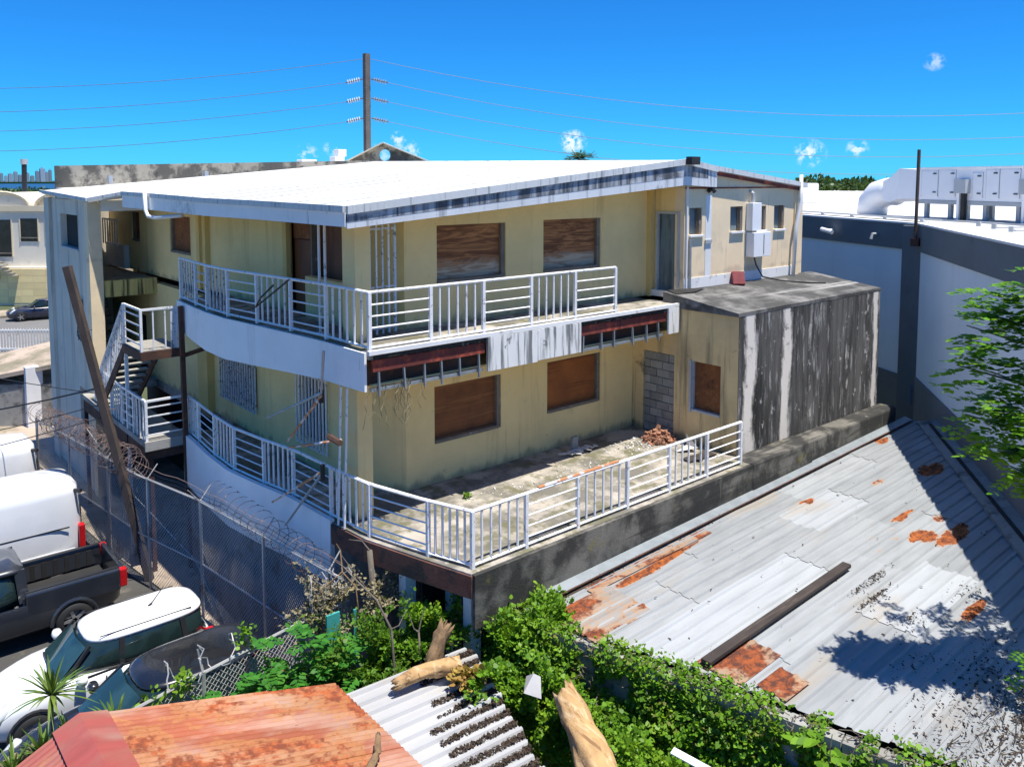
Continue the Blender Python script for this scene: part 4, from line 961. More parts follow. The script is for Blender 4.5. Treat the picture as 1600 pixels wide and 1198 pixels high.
for i, (s0, s1, z0, z1) in enumerate(((.25, 1.0, 6.0, 6.95), (1.06, 1.8, 6.0, 6.95), (2.55, 2.95, 5.98, 6.85), (3.1, 3.6, 5.98, 6.95), (3.65, 4.4, 5.98, 6.95), (5.2, 6.1, 5.98, 6.95))):
    pn = ab(s0, s1, -.02, 0, z0, z1, 'access_door', 'hvac')
    for zz in (z0 + .12, z1 - .14): ab(s1 - .2, s1 - .06, -.05, -.021, zz, zz + .04, 'latch', 'trim', pn)
    ab(s0 - .02, s0 - .002, -.008, 0, z0 - .02, z1 + .02, 'seam', 'hvac_grey', pn); ab(s1 + .002, s1 + .02, -.008, 0, z0 - .02, z1 + .02, 'seam', 'hvac_grey', pn)
for s0 in (1.95, 4.55):
    sb_ = ab(s0, s0 + .5, -.25, -.02, 6.12, 6.62, 'switch_box', 'hvac_grey')
    ab(s0 + .1, s0 + .2, -.2, -.1, 5.12, 6.12, 'conduit', 'hvac', sb_); ab(s0 + .28, s0 + .42, -.2, -.06, 5.12, 6.12, 'conduit', 'black', sb_)
for s0 in (.3, 1.4, 2.9, 4.2, 5.6, 7.2):
    for d in (.1, 2.1): ab(s0, s0 + .14, d, d + .14, 5.10, 5.70, 'leg', 'hvac_grey')
ab(-.2, 8, -.5, .3, 5.10, 5.16, 'pipe_tray', 'hvac_grey')
# hood and elbow
def PA(s_, d, z): q_ = A0 + at_ * s_ - an * d; return (q_.x, q_.y, z)
h = MB(); secs = [(0, 0, 2.4, 5.86, 7.0), (-.9, 0, 2.4, 5.86, 7.05), (-1.9, .5, 1.9, 5.7, 6.7), (-2.4, .6, 1.8, 5.75, 6.55)]
vs = []
for (s_, d0, d1, z0, z1) in secs: vs += [PA(s_, d0, z0), PA(s_, d1, z0), PA(s_, d1, z1), PA(s_, d0, z1)]
fs = [(0, 1, 2, 3), (12, 15, 14, 13)]
for i in range(3):
    for k in range(4): fs.append((i * 4 + k, i * 4 + (k + 1) % 4, (i + 1) * 4 + (k + 1) % 4, (i + 1) * 4 + k))
h.add(vs, fs).build('duct_hood', 'hvac', ac)
MB().tube([PA(-2.2, 1.2, 6.1), PA(-2.7, 1.2, 6.12), PA(-3.2, 1.2, 5.98), PA(-3.55, 1.2, 5.65), PA(-3.65, 1.2, 5.12)], [.55, .58, .62, .62, .62], 20).build('duct_elbow', 'hvac', ac, smooth=True)
cu = thing('condenser_row', 'far low grey condenser row on steel feet on the white warehouse roof', 'air conditioner', (50, 30, 5.1))
for i in range(5):
    x, y_ = 47.6 + i * .52, 33.0 - i * .7
    MB().box(x, y_, 5.5, x + .55, y_ + .7, 6.35).build('condenser', 'hvac_grey', cu)
for i in (0, 2, 4): MB().box(47.8 + i * .52, 33.2 - i * .7, 5.1, 47.9 + i * .52, 33.3 - i * .7, 5.5).build('foot', 'hvac_grey', cu)
bx = MB().prism([(47.6, 28.0), (49.2, 27.0), (49.8, 28.0), (48.2, 29.0)], 5.1, 6.4)
tag(bevel(bx.build('roof_vent_box', 'hvac'), .1), 'white boxy roof vent between the condenser row and the duct elbow', 'vent')
for (x, y_, z, s_) in ((33.2, 24.0, 5.1, 1.2), (35.5, 24.4, 5.1, 1.5)):
    pass

# ------------------------------------------------------------------ fences
def fence(name, label, pts, z0, z1, post_at, arms=True, mid=True, coil=None):
    f = thing(name, label, 'fence', (pts[0][0], pts[0][1], G))
    tot = sum(math.dist(p, q) for p, q in zip(pts, pts[1:]))
    def at(s_, z): p = path_at(pts, max(0, min(s_, tot * .99999))); return (p[0], p[1], z)
    MB().tube([at(tot * i / 30, z1) for i in range(31)], .027, 6).build('top_rail', 'wire', f)
    if mid: MB().tube([at(tot * i / 30, (z0 + z1) / 2 - .1) for i in range(31)], .02, 6).build('mid_rail', 'wire', f)
    for s_ in post_at:
        p = at(s_, z0); po = MB().tube([p, (p[0], p[1], z1 + .03)], .036, 8).build('post', 'wire', f)
        if arms:
            for sg in (-1, 1): MB().bar((p[0], p[1], z1), (p[0] + sg * .26, p[1] + .02, z1 + .32), .03, .012).build('barb_arm', 'wire', po)
    mesh = MB(); H_ = z1 - z0; step = .1; n = int((tot + H_) / step)
    for i in range(n):
        for sg in (0, 1):
            s0 = i * step - H_; s1 = i * step
            a, b = (max(s0, 0), min(s1, tot))
            if b - a < .02: continue
            za, zb = z0 + (a - s0), z0 + (b - s0)
            if sg: za, zb = z1 - (za - z0), z1 - (zb - z0)
            k = 3; mesh.tube([at(a + (b - a) * j / k, za + (zb - za) * j / k) for j in range(k + 1)], .0048, 3, False)
    tag(mesh.build('chain_link_mesh', 'wire', f), kind='stuff')
    for j in range(3 if arms else 0):
        MB().tube([at(tot * i / 24, z1 + .1 + .1 * j - .03 * math.sin(i * 2.1)) for i in range(25)], .007, 4).build('barbed_strand', 'wire_old', f)
    return f, at, tot
BF = [(4.95, 28.2), (5.42, 24.5), (5.85, 21.1), (6.4, 18.6), (6.72, 16.0), (6.85, 14.9), (7.08, 13.0)]
f1, at1, tot1 = fence('chain_link_fence', 'long rusty chain-link fence with razor wire between parked cars and building', BF, G, -.72, [.0, 2.6, 5.3, 7.6, 9.9, 12.6, 14.9])
f2, at2, tot2 = fence('chain_link_fence', 'short chain-link fence with galvanised rail in front of the black car', [(2.0, 11.75), (3.26, 12.05), (5.69, 12.56), (7.05, 12.75)], G, -1.0, [.3, 2.3, 4.4], arms=False, mid=False)
for s_ in (2.3, 4.4):
    p = at2(s_, -1.0); MB().tube([p, (p[0] - .05, p[1] + .06, -.62)], .02, 6).build('post_stub', 'wire', f2)
def coil(pts_fn, s0, s1, z, r, turns, wob, label, mat='wire_old', rt_=.0075):
    mb = MB(); n = turns * 14; P = []
    for i in range(n + 1):
        k = i / n; c = Vector(pts_fn(s0 + (s1 - s0) * k)); a = 2 * math.pi * turns * k
        rr = r * (1 + wob * mnoise.noise((k * 17, 3.3, z)))
        t_ = (Vector(pts_fn(min(s0 + (s1 - s0) * k + .05, s1))) - Vector(pts_fn(max(s0 + (s1 - s0) * k - .05, s0)))); t_.z = 0; t_.normalize()
        nrm = Vector((t_.y, -t_.x, 0))
        P.append(c + nrm * rr * math.cos(a) + Vector((0, 0, 1)) * (rr * math.sin(a)) + t_ * (.12 * mnoise.noise((k * 31, 1, 5))) + nrm * .1 * mnoise.noise((k * 13, 9, 2)))
    mb.tube(P, rt_, 4, False)
    for i in range(0, n, 2):
        d = (P[min(i + 1, n)] - P[i]); u = Vector((rnd.gauss(0, 1), rnd.gauss(0, 1), rnd.gauss(0, 1))).normalized() * .03
        mb.add([P[i] - u, P[i] + d * .25, P[i] + u], [(0, 1, 2)])
    return tag(mb.build('razor_wire', mat), label, 'razor wire')
coil(lambda s_: at1(s_, -.50 + .05 * math.sin(s_ * 3)), .0, 7.4, 0, .30, 34, .7, 'dense tangle of rusty razor wire along the far end of the fence')
coil(lambda s_: at1(s_, -.38 + .05 * math.sin(s_ * 2)), 1.0, 7.0, 3, .24, 24, .9, 'second rusty razor coil lying through the tangle near the leaning pole')
coil(lambda s_: (6.75 + .25 * (s_ - 10.4) / 5, 18.4 - (s_ - 10.4), -.55 - .03 * (s_ - 10.4)), 10.4, 15.2, 1, .27, 15, .3, 'open grey razor wire coil against the white terrace wall', 'wire_old', .006)
coil(lambda s_: at2(s_, -.82), 1.6, 3.2, 2, .22, 3, .5, 'loose loops of razor wire hanging over the short front fence', 'wire', .01)
coil(lambda s_: (6.2 + s_, 12.7, -.55), 0, 1.0, 6, .25, 4, .8, 'snarled wire loops at the fence corner among dry stems', 'wire', .009)

# leaning steel pole and service cables
lp = thing('leaning_pole', 'dark brown square steel pole leaning in front of the stair tower', 'pole', (6.05, 21.1, G))
MB().bar((6.05, 21.1, G), (4.72, 22.26, 4.48), .17).build('shaft', 'pole_brown', lp)
for k, s_ in ((.55, .3), (.56, -.25), (.63, .2), (.8, .22)):
    p = Vector((6.05, 21.1, G)).lerp(Vector((4.72, 22.26, 4.48)), k); MB().bar(p, p + Vector((s_ * .7, -s_ * .6, .02)), .02).build('bolt', 'wire_old', lp)
for i, (k, q, sag, lab) in enumerate(((.62, (-8, 44, -.6), 1.3, 'thickest black service cable running left from the leaning pole'), (.60, (-3, 48, 1.6), .5, 'upper thin service cable from the leaning pole to the street'),
                            (.57, (-6, 36, -1.4), .8, 'lower sagging service cable left of the leaning pole'), (.53, (-8, 30, -2.2), .3, 'lowest thin cable crossing above the white vans'))):
    a = Vector((6.05, 21.1, G)).lerp(Vector((4.72, 22.26, 4.48)), k); b = Vector(q)
    P = [a.lerp(b, t_ / 16) - Vector((0, 0, sag * 4 * (t_ / 16) * (1 - t_ / 16))) for t_ in range(17)]
    tag(MB().tube(P, .022 if i == 0 else .012, 5).build('service_cable', 'cable'), lab, 'cable')
tag(MB().tube([at1(4.0, -.2), at1(6.8, -1.3), at1(9.6, -2.2), at1(11.2, G)], .012, 5).build('guy_wire', 'wire'), 'pale guy wire slanting down along the chain-link mesh', 'wire')
# wires hanging on the tower wall
tw1 = MB()
for j in range(5):
    x0, y0, z0 = 6.45, 29.0 + rnd.uniform(-.3, .3), 2.4 + rnd.uniform(-.1, .1)
    P = [(x0 - .05 * rnd.random(), y0 + .35 * math.sin(k * 1.4 + j) * rnd.uniform(.4, 1), z0 - .16 * k + .2 * rnd.random()) for k in range(8)]
    tw1.tube(P, .012, 4)
tw1.box(6.40, 28.9, 2.55, 6.52, 29.05, 2.75)
tag(tw1.build('cable_bundle', 'cable'), 'tangled black cable bundle hanging on the stair tower wall', 'cable')

# ------------------------------------------------------------------ vehicles (local: +x forward, origin on the ground)
def ring(cx, hx, hw, z, n=28, e=3.2, front_taper=1.0, dz=0.0):
    out = []
    for k in range(n):
        t_ = 2 * math.pi * k / n; c, s_ = math.cos(t_), math.sin(t_)
        x = math.copysign(abs(c) ** (2 / e), c); y = math.copysign(abs(s_) ** (2 / e), s_)
        w_ = hw * (1 - (1 - front_taper) * max(0, x) ** 2)
        out.append((cx + hx * x, w_ * y, z + dz * x))
    return out
def loft(rings, cap0=True, cap1=True):
    n = len(rings[0]); mb = MB(); vs = [p for r_ in rings for p in r_]; fs = []
    for i in range(len(rings) - 1):
        for k in range(n): fs.append((i * n + k, i * n + (k + 1) % n, (i + 1) * n + (k + 1) % n, (i + 1) * n + k))
    if cap0: fs.append(tuple(range(n))[::-1])
    if cap1: fs.append(tuple(range((len(rings) - 1) * n, len(rings) * n)))
    return mb.add(vs, fs)
def wheel(par, x, y, r_=.33, w_=.22):
    sg = 1 if y > 0 else -1
    t_ = MB(); n = 24; vs = []; fs = []
    prof = [(-.5, .62), (-.5, .94), (-.35, 1), (.35, 1), (.5, .94), (.5, .62)]
    for k in range(n):
        a = 2 * math.pi * k / n
        for (o, rr) in prof: vs.append((x + r_ * rr * math.cos(a), y + o * w_, r_ + r_ * rr * math.sin(a)))
    m1 = len(prof)
    for k in range(n):
        for j in range(m1 - 1): fs.append((k * m1 + j, k * m1 + j + 1, ((k + 1) % n) * m1 + j + 1, ((k + 1) % n) * m1 + j))
    ty = t_.add(vs, fs).build('tyre', 'black', par, True, local=True)
    rm = MB(); rm.tube([(x, y - sg * .02, r_), (x, y + sg * w_ * .35, r_)], [r_ * .2, r_ * .2], 12)
    for k in range(5):
        a = 2 * math.pi * k / 5; rm.bar((x, y + sg * w_ * .33, r_), (x + r_ * .62 * math.cos(a), y + sg * w_ * .33, r_ + r_ * .62 * math.sin(a)), .07, .03, (0, 1, 0))
    rm.build('rim', 'alloy', ty, local=True)
def sub(o, n=2):
    m_ = o.modifiers.new('sub', 'SUBSURF'); m_.levels = n; m_.render_levels = n; return o
def car(name, label, loc, rz, L, W, H, paint, roof_paint, belt=.95, hood=.92, cab=(-.46, .16), roofx=(-.40, -.02), screen='screen_glass', roofh=None, cat='car', wr=.33, deck=None, glass_='glass'):
    c = thing(name, label, cat, loc, rz=rz); hl, hw = L / 2, W / 2
    # lower body: rings stacked upward, then the bonnet falls towards the nose
    rs = []
    for (z, kx, kw, e) in ((.22, .93, .90, 4), (.32, .985, .97, 4), (.55, 1.0, 1.0, 4), (.75, .99, .995, 4), (belt - .06, .965, .965, 4), (belt, .93, .90, 3.6), (belt + .015, .86, .80, 3.2)):
        r_ = ring(0, hl * kx, hw * kw, z, 40, e, .90)
        out = []
        for (x, y, zz) in r_:
            q = max(0, (x / hl - .36) / .64)
            drop = (zz > .6) * (q ** 1.6) * (belt - .70) * min(1, (zz - .5) / (belt - .5))
            if deck is not None and x / hl < -.62: drop += (zz > .6) * 0.0
            out.append((x, y, zz - drop))
        rs.append(out)
    b = loft(rs).build('body', paint, c, True, local=True)
    # greenhouse
    x0, x1 = cab[0] * L, cab[1] * L; r0, r1 = roofx[0] * L, roofx[1] * L; ht = H
    g = [ring((x0 + x1) / 2, (x1 - x0) / 2, hw * .90, belt - .03, 36, 3.6, .93), ring((x0 * .94 + x1 * .92 + (r0 * .06 + r1 * .08)) / 2, (x1 - x0) * .46, hw * .87, belt + .15, 36, 3.6, .93),
         ring((r0 + r1) / 2, (r1 - r0) / 2 * 1.05, hw * .735, ht - .10, 36, 3.6, .97), ring((r0 + r1) / 2, (r1 - r0) / 2, hw * .70, ht - .05, 36, 3.6, .97)]
    loft(g).build('windows', glass_, c, True, local=True)
    rr = [ring((r0 + r1) / 2, (r1 - r0) / 2 * 1.07, hw * .755, ht - .115, 36, 3.6, .97), ring((r0 + r1) / 2, (r1 - r0) / 2 * 1.05, hw * .75, ht - .06, 36, 3.6, .97),
          ring((r0 + r1) / 2, (r1 - r0) / 2 * .98, hw * .68, ht - .02, 36, 3.4, .97), ring((r0 + r1) / 2, (r1 - r0) / 2 * .75, hw * .48, ht, 36, 3.0, .97), ring((r0 + r1) / 2, (r1 - r0) / 2 * .3, hw * .2, ht + .008, 36, 2.5, .97)]
    loft(rr).build('roof', roof_paint, c, True, local=True)
    # windscreen panel a little proud of the dark greenhouse
    yb, yt = hw * .80, hw * .60
    ws = MB().add([(x1 - .03, -yb * .9, belt + .03), (x1 - .03 + .0, yb * .9, belt + .03), (r1 + .09, yt, ht - .13), (r1 + .09, -yt, ht - .13), (x1 + .05, 0, belt + .03), (r1 + .15, 0, ht - .12)], [(0, 4, 5, 3), (4, 1, 2, 5)])
    sub_ = ws.build('windscreen', screen, c, True, local=True)
    for sg in (-1, 1):
        xa, xb = x0 * .62, x1 * .55
        # pillars and window sill
        for xm, wd in ((xa * .25 + xb * .2, .09), (x0 * .72, .10)):
            MB().bar((xm, sg * hw * .885, belt), (xm * .93 + (r0 + r1) / 2 * .07, sg * hw * .755, ht - .10), wd, .02, (0, sg, 0)).build('pillar', 'trim', c, local=True)
        MB().bar((x0 * .95, sg * hw * .905, belt + .0), (x1 * .7, sg * hw * .905, belt + .0), .03, .03).build('window_trim', 'trim', c, local=True)
        MB().bar((x1 - .14, sg * hw * .755, belt + .04), (r1 + .03, sg * hw * .655, ht - .10), .05, .05).build('pillar', 'trim', c, local=True)
        mr = ring(0, .10, .12, 0, 14, 2.5)
        mm = loft([[(x1 * .62 + p[0], sg * (hw + .10) + p[1], belt + .02 + k * .07) for p in ring(0, .07 + .03 * math.sin(math.pi * k / 2), .10 + .02 * math.sin(math.pi * k / 2), 0, 14, 2.5)] for k in range(3)]).build('mirror', roof_paint, c, True, local=True)
        MB().bar((x1 * .62, sg * hw * .9, belt + .03), (x1 * .62, sg * (hw + .04), belt + .06), .05).build('mirror_stem', 'trim', mm, local=True)
        MB().bar((-.05 * L, sg * (hw * .995), belt - .16), (-.005 * L, sg * (hw * .995), belt - .155), .03, .035).build('door_handle', 'chrome', c, local=True)
        MB().bar((-.29 * L, sg * (hw * .98), belt - .14), (-.245 * L, sg * (hw * .98), belt - .135), .03, .035).build('door_handle', 'chrome', c, local=True)
        for xm in (.02 * L, -.21 * L): MB().bar((xm, sg * hw * .993, .38), (xm, sg * hw * .985, belt - .05), .012, .02).build('door_seam', 'trim', c, local=True)
        bevel(MB().box(-hl * .985, sg * hw * .66 - .12, belt - .26, -hl * .90, sg * hw * .66 + .17, belt - .02).build('tail_light', 'red_light', c, local=True), .03)
        loft([ring(hl * .86, .20 * k_, .15 * k_, z_, 16, 2.4) and [(p[0], p[1] + sg * hw * .64, p[2]) for p in ring(hl * .83, .20 * k_, .13 * k_, z_, 16, 2.4, 1, -.10)] for z_, k_ in ((.62, .9), (.74, 1.0), (.80, .6))]).build('headlight', 'clear_light', c, True, local=True)
        for xw in (.31 * L, -.31 * L):
            wheel(c, xw, sg * (hw - .10), wr)
            MB().tube([(xw + (wr + .06) * math.cos(a), sg * (hw * .985), wr + (wr + .06) * math.sin(a)) for a in [math.pi * k / 12 for k in range(13)]], .03, 6).build('wheel_arch', 'trim', c, local=True)
    return c
cm_ = car('parked_car', 'white compact crossover with white roof parked between pickup and black car', (3.82, 16.78, G), math.pi, 4.15, 1.80, 1.54, 'car_white', 'car_white', .98, cab=(-.475, .20), roofx=(-.44, .06), wr=.34)
MB().tube([(-.95, 0, 1.54), (-1.02, 0, 1.60), (-1.25, 0, 1.86)], [.03, .012, .006], 6).build('aerial', 'trim', cm_, local=True)
MB().bar((.80, -.60, .995), (.80, .60, .995), .10, .02).build('cowl', 'trim', cm_, local=True)
for sg in (-1, 1): MB().bar((-1.6, sg * .56, 1.528), (.1, sg * .56, 1.535), .02, .012).build('roof_seam', 'trim', cm_, local=True)
car('parked_car', 'black dusty car closest to the short front fence', (4.0, 14.45, G), math.pi, 4.75, 1.86, 1.62, 'car_black', 'car_black', .95, cab=(-.46, .20), roofx=(-.41, .03))
car('street_car', 'dark blue sedan parked on the street at the far left', (12.55, 67.3, G + .03), math.pi - .12, 4.6, 1.8, 1.46, 'car_navy', 'car_navy', .92, cab=(-.36, .20), roofx=(-.22, .06))
# pickup
pk = thing('pickup_truck', 'dark grey pickup truck with open empty bed beside the white van', 'truck', (2.45, 20.45, G), rz=math.pi)
hl, hw = 2.65, .93
rs = [ring(0, hl * kx, hw * kw, z, 40, 5, .93) for (z, kx, kw) in ((.35, .95, .93), (.45, .99, .99), (.75, 1, 1), (.98, .995, 1.0), (1.02, .99, .985))]
loft(rs, True, False).build('body', 'car_grey', pk, True, local=True)
MB().box(-2.45, -.70, .72, -.72, .70, .76).build('bed_floor', 'black', pk, local=True)
for sg in (-1, 1):
    w_ = MB().box(-2.52, sg * .93 - (.16 if sg > 0 else 0), .74, -.62, sg * .93 + (.16 if sg < 0 else 0), 1.24)
    bs = bevel(w_.build('bed_side', 'car_grey', pk, local=True), .04)
    MB().box(-2.5, sg * .80 - .05, 1.235, -.64, sg * .80 + .05, 1.255).build('bed_cap', 'trim', bs, local=True)
    for k in range(7): MB().box(-2.3 + k * .24, sg * .765 - .01, .78, -2.2 + k * .24, sg * .765 + .01, 1.15).build('bed_rib', 'black', bs, local=True)
    bevel(MB().box(-2.66, sg * .84 - .08, .80, -2.5, sg * .84 + .10, 1.22).build('tail_light', 'red_light', pk, local=True), .03)
    MB().bar((.32, sg * .935, 1.02), (.52, sg * .935, 1.03), .04, .03).build('door_handle', 'chrome', pk, local=True)
    for xw in (1.65, -1.55):
        wheel(pk, xw, sg * .84, .38, .25)
        MB().tube([(xw + .46 * math.cos(a), sg * .93, .38 + .46 * math.sin(a)) for a in [math.pi * k / 12 for k in range(13)]], .045, 6).build('wheel_arch', 'car_grey', pk, local=True)
    m2 = loft([[(1.15 + p[0], sg * 1.08 + p[1], 1.22 + k * .1) for p in ring(0, .08, .12, 0, 12, 2.5)] for k in range(3)]).build('mirror', 'trim', pk, True, local=True)
bevel(MB().box(-2.62, -.80, .74, -2.52, .80, 1.25).build('tailgate', 'car_grey', pk, local=True), .03)
g = [ring(.32, 1.0, .86, 1.0, 36, 4.5, .95), ring(.26, .94, .82, 1.2, 36, 4.5, .95), ring(.10, .72, .70, 1.72, 36, 4, .97)]
loft(g).build('windows', 'glass', pk, True, local=True)
loft([ring(.10, .78, .75, 1.69, 40, 7, .97), ring(.10, .77, .74, 1.75, 40, 7, .97), ring(.10, .62, .6, 1.80, 40, 5, .97)]).build('roof', 'car_grey', pk, True, local=True)
MB().box(-.66, -.86, .75, -.58, .86, 1.15).build('cab_back', 'car_grey', pk, local=True)
for sg in (-1, 1):
    MB().bar((-.62, sg * .80, 1.05), (-.56, sg * .69, 1.74), .20, .05, (0, sg, 0)).build('pillar', 'car_grey', pk, local=True)
    MB().bar((.30, sg * .86, 1.05), (.24, sg * .72, 1.74), .10, .04, (0, sg, 0)).build('pillar', 'car_grey', pk, local=True)
    MB().bar((1.20, sg * .80, 1.02), (.72, sg * .68, 1.72), .08, .06, (0, sg, 0)).build('pillar', 'car_grey', pk, local=True)
bevel(MB().box(1.2, -.80, .9, 2.45, .80, 1.12).build('bonnet', 'car_grey', pk, local=True), .08)
# vans
def van(label, loc, H):
    v = thing('cargo_van', label, 'van', loc, rz=math.pi, group='white cargo vans')
    hl, hw = 2.95, 1.02
    rs = [ring(0, hl * .96, hw * .93, .35, 40, 6, .93), ring(0, hl, hw, .55, 40, 7, .93), ring(-.02, hl, hw * 1.0, 1.1, 40, 7, .93), ring(-.35, hl * .88, hw * .985, 1.7, 40, 7, .93),
          ring(-.55, hl * .80, hw * .93, H - .30, 40, 7, .93), ring(-.58, hl * .79, hw * .90, H - .14, 40, 6, .95), ring(-.6, hl * .76, hw * .83, H - .04, 40, 5, .95), ring(-.6, hl * .70, hw * .70, H, 40, 4, .95)]
    b = loft(rs).build('body', 'car_white', v, True, local=True)
    for sg in (-1, 1):
        MB().bar((-2.6, sg * 1.0, 1.52), (.8, sg * 1.005, 1.52), .02, .03).build('slide_rail', 'trim', v, local=True)
        MB().bar((-2.7, sg * 1.02, .95), (1.6, sg * 1.025, .95), .03, .06).build('side_crease', 'car_white', v, local=True)
        MB().bar((-2.75, sg * 1.015, .62), (1.9, sg * 1.02, .62), .03, .09).build('side_moulding', 'trim', v, local=True)
        MB().bar((-.9, sg * 1.015, .5), (-.9, sg * .96, H - .3), .012, .02).build('door_seam', 'hvac_grey', v, local=True)
        bevel(MB().box(-2.96, sg * .88 - .10, .85, -2.82, sg * .88 + .11, 1.5).build('tail_light', 'red_light', v, local=True), .03)
        for xw in (1.85, -1.75): wheel(v, xw, sg * .9, .36, .24)
        MB().bar((-2.88, sg * .62, 1.75), (-2.86, sg * .62, 2.1), .06).build('door_hinge', 'trim', v, local=True)
    MB().add([(2.02, -.82, 1.45), (2.02, .82, 1.45), (1.62, .78, 2.0), (1.62, -.78, 2.0)], [(0, 1, 2, 3)]).build('windscreen', 'glass', v, local=True)
    MB().bar((-2.86, 0, .6), (-2.80, 0, H - .3), .015, .02).build('door_seam', 'hvac_grey', v, local=True)
    for sg in (-1, 1): MB().box(-2.935, sg * .42 - .30, 1.45, -2.90, sg * .42 + .30, 1.95).build('rear_window', 'glass', v, local=True)
    MB().box(-2.98, -.35, .9, -2.93, .35, 1.05).build('door_plate', 'trim', v, local=True)
    MB().tube([(-2.75, .7, H - .25), (-2.9, .95, H - .22)], .05, 8).build('marker_lamp', 'trim', v, local=True)
    return v
van('white high-roof cargo van parked next to the pickup', (1.88, 23.05, G), 2.58)
van('white cargo van at the left edge farther from the pickup', (1.75, 27.5, G), 2.50)

# ------------------------------------------------------------------ plants
def leafquad(mb, p, d, up, L, w_):
    d = d.normalized(); s_ = d.cross(up)
    s_ = s_.normalized() if s_.length > 1e-4 else d.orthogonal().normalized()
    mb.add([p, p + d * L * .28 + s_ * w_, p + d * L * .68 + s_ * w_ * .72, p + d * L, p + d * L * .68 - s_ * w_ * .72, p + d * L * .28 - s_ * w_], [(0, 1, 2, 3, 4, 5)])
def rv(s_=1.0): return Vector((rnd.gauss(0, s_), rnd.gauss(0, s_), rnd.gauss(0, s_)))
def vine_cloud(mb, n, fn, s0, s1, outward):
    for _ in range(n):
        p, k = fn(); d = (Vector(outward) * .8 + Vector((0, 0, -.25)) + rv(.6)).normalized()
        s_ = (s0 + (s1 * 1.15 - s0) * rnd.random() ** 2.0) * k; up = Vector((0, 0, 1)) + rv(.45)
        leafquad(mb, p, d, up, s_, s_ * .42)
WD = Vector((p1[0] - p0[0], p1[1] - p0[1], 0)); WLn = WD.length; WD.normalize(); WN = Vector((-.97, -.24, 0))
def on_wall(dens=.5):
    while True:
        s_ = rnd.uniform(-.2, WLn); z = rnd.uniform(-2.9, -.82)
        nz_ = mnoise.noise((s_ * .9, z * 1.1, 3.1)) + .5 * mnoise.noise((s_ * 2.6, z * 2.6, 7.1))
        top = z > -1.02
        if nz_ < (-.16 if top else -.36 - .25 * (z < -1.6)): continue
        out = .24 + .34 * rnd.random() * max(.2, nz_ + .5) + max(0, (-1.4 - z)) * .42 * rnd.random()
        if top: out = rnd.uniform(-.12, .42)
        p = Vector((*p0, 0)) + WD * s_ + WN * out; p.z = z + (.12 * rnd.random() if top else 0)
        return p, 1.0
vn = MB(); vine_cloud(vn, 36000, on_wall, .035, .095, WN)
vd = MB(); vine_cloud(vd, 9000, on_wall, .03, .08, WN)
tag(vd.build('climbing_vine', 'vine_dull'), 'duller yellowing leaves scattered through the vine on the block wall', 'vine', kind='stuff')
vst = MB()
for _ in range(420):
    s_ = rnd.uniform(-.1, WLn); z = rnd.uniform(-1.9, -.86); P = []; q = Vector((*p0, 0)) + WD * s_ + WN * rnd.uniform(-.02, .26); q.z = max(z, -.90) if rnd.random() < .5 else z
    if q.z < -.95: q += WN * .16
    a = rnd.uniform(-1, 1)
    for k in range(6):
        P.append(q.copy()); q = q + WD * (.07 * a + rnd.gauss(0, .04)) + WN * rnd.gauss(0, .03) + Vector((0, 0, rnd.gauss(-.02, .035)))
    vst.tube(P, rnd.uniform(.004, .010), 4, False)
tag(vst.build('dry_stems', 'bark_grey'), 'grey dry vine stems matted along the top of the block wall', 'stems', kind='stuff')
tag(vn.build('climbing_vine', 'vine'), 'dense bright green climbing vine covering the old block wall', 'vine', kind='stuff')
def blob(c, r_, n, mat, name, label, s0=.04, s1=.09, cat='bush', stuff=True, thr=.03):
    mb = MB(); c = Vector(c); k = 0
    while k < n:
        d = rv().normalized(); rr = rnd.random() ** .45
        rr *= .70 + .75 * mnoise.noise((d.x * 1.9 + c.x * 3, d.y * 1.9 + c.y * 3, d.z * 1.9)) + .45 * mnoise.noise((d.x * 5 + c.x, d.y * 5, d.z * 5)) + abs(rnd.gauss(0, .10))
        p = Vector((c.x + d.x * r_[0] * rr * 1.15, c.y + d.y * r_[1] * rr * 1.15, c.z + d.z * r_[2] * rr * 1.15))
        if mnoise.noise((p.x * 2.3, p.y * 2.3, p.z * 2.3)) < thr: continue
        L = s0 + (s1 * 1.15 - s0) * rnd.random() ** 1.8; leafquad(mb, p, (d * .7 + rv(.6) + Vector((0, 0, .1))).normalized(), Vector((0, 0, 1)) + rv(.4), L, L * .42); k += 1
    o = mb.build(name, mat); return tag(o, label, cat, kind='stuff' if stuff else None)
blob((9.15, 9.9, -.95), (.55, .55, .42), 6500, 'vine', 'vine_mound', 'bright vine mound at the terrace corner beside the metal roof', cat='vine')
blob((8.55, 10.15, -1.25), (.35, .3, .55), 3500, 'vine', 'vine_mound', 'vine clump hanging at the foot of the terrace corner', cat='vine')
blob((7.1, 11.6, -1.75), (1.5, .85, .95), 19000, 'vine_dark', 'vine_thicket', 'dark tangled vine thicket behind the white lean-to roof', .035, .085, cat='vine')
blob((7.7, 11.2, -1.2), (.8, .5, .42), 5000, 'vine', 'vine_thicket', 'sunlit vine tops below the terrace corner', .035, .085, cat='vine')
blob((8.2, 8.9, -1.5), (.45, 1.3, .6), 9000, 'vine', 'vine_mound', 'vine spilling between the white lean-to and the block wall', cat='vine')
blob((8.6, 6.7, -2.0), (.95, 1.6, .75), 15000, 'vine', 'vine_mound', 'vine mass on the ground right of the splintered log', .04, .09, cat='vine')
blob((7.5, 9.3, -1.02), (.32, .42, .14), 900, 'vine', 'vine_clump', 'small yellow-green plant growing in litter on the white roof', .04, .09, cat='plant')
blob((7.35, 9.55, -1.0), (.28, .25, .1), 350, 'dry_leaf', 'dead_leaves', 'heap of orange dead leaves on the white corrugated roof', .05, .12, cat='leaves')
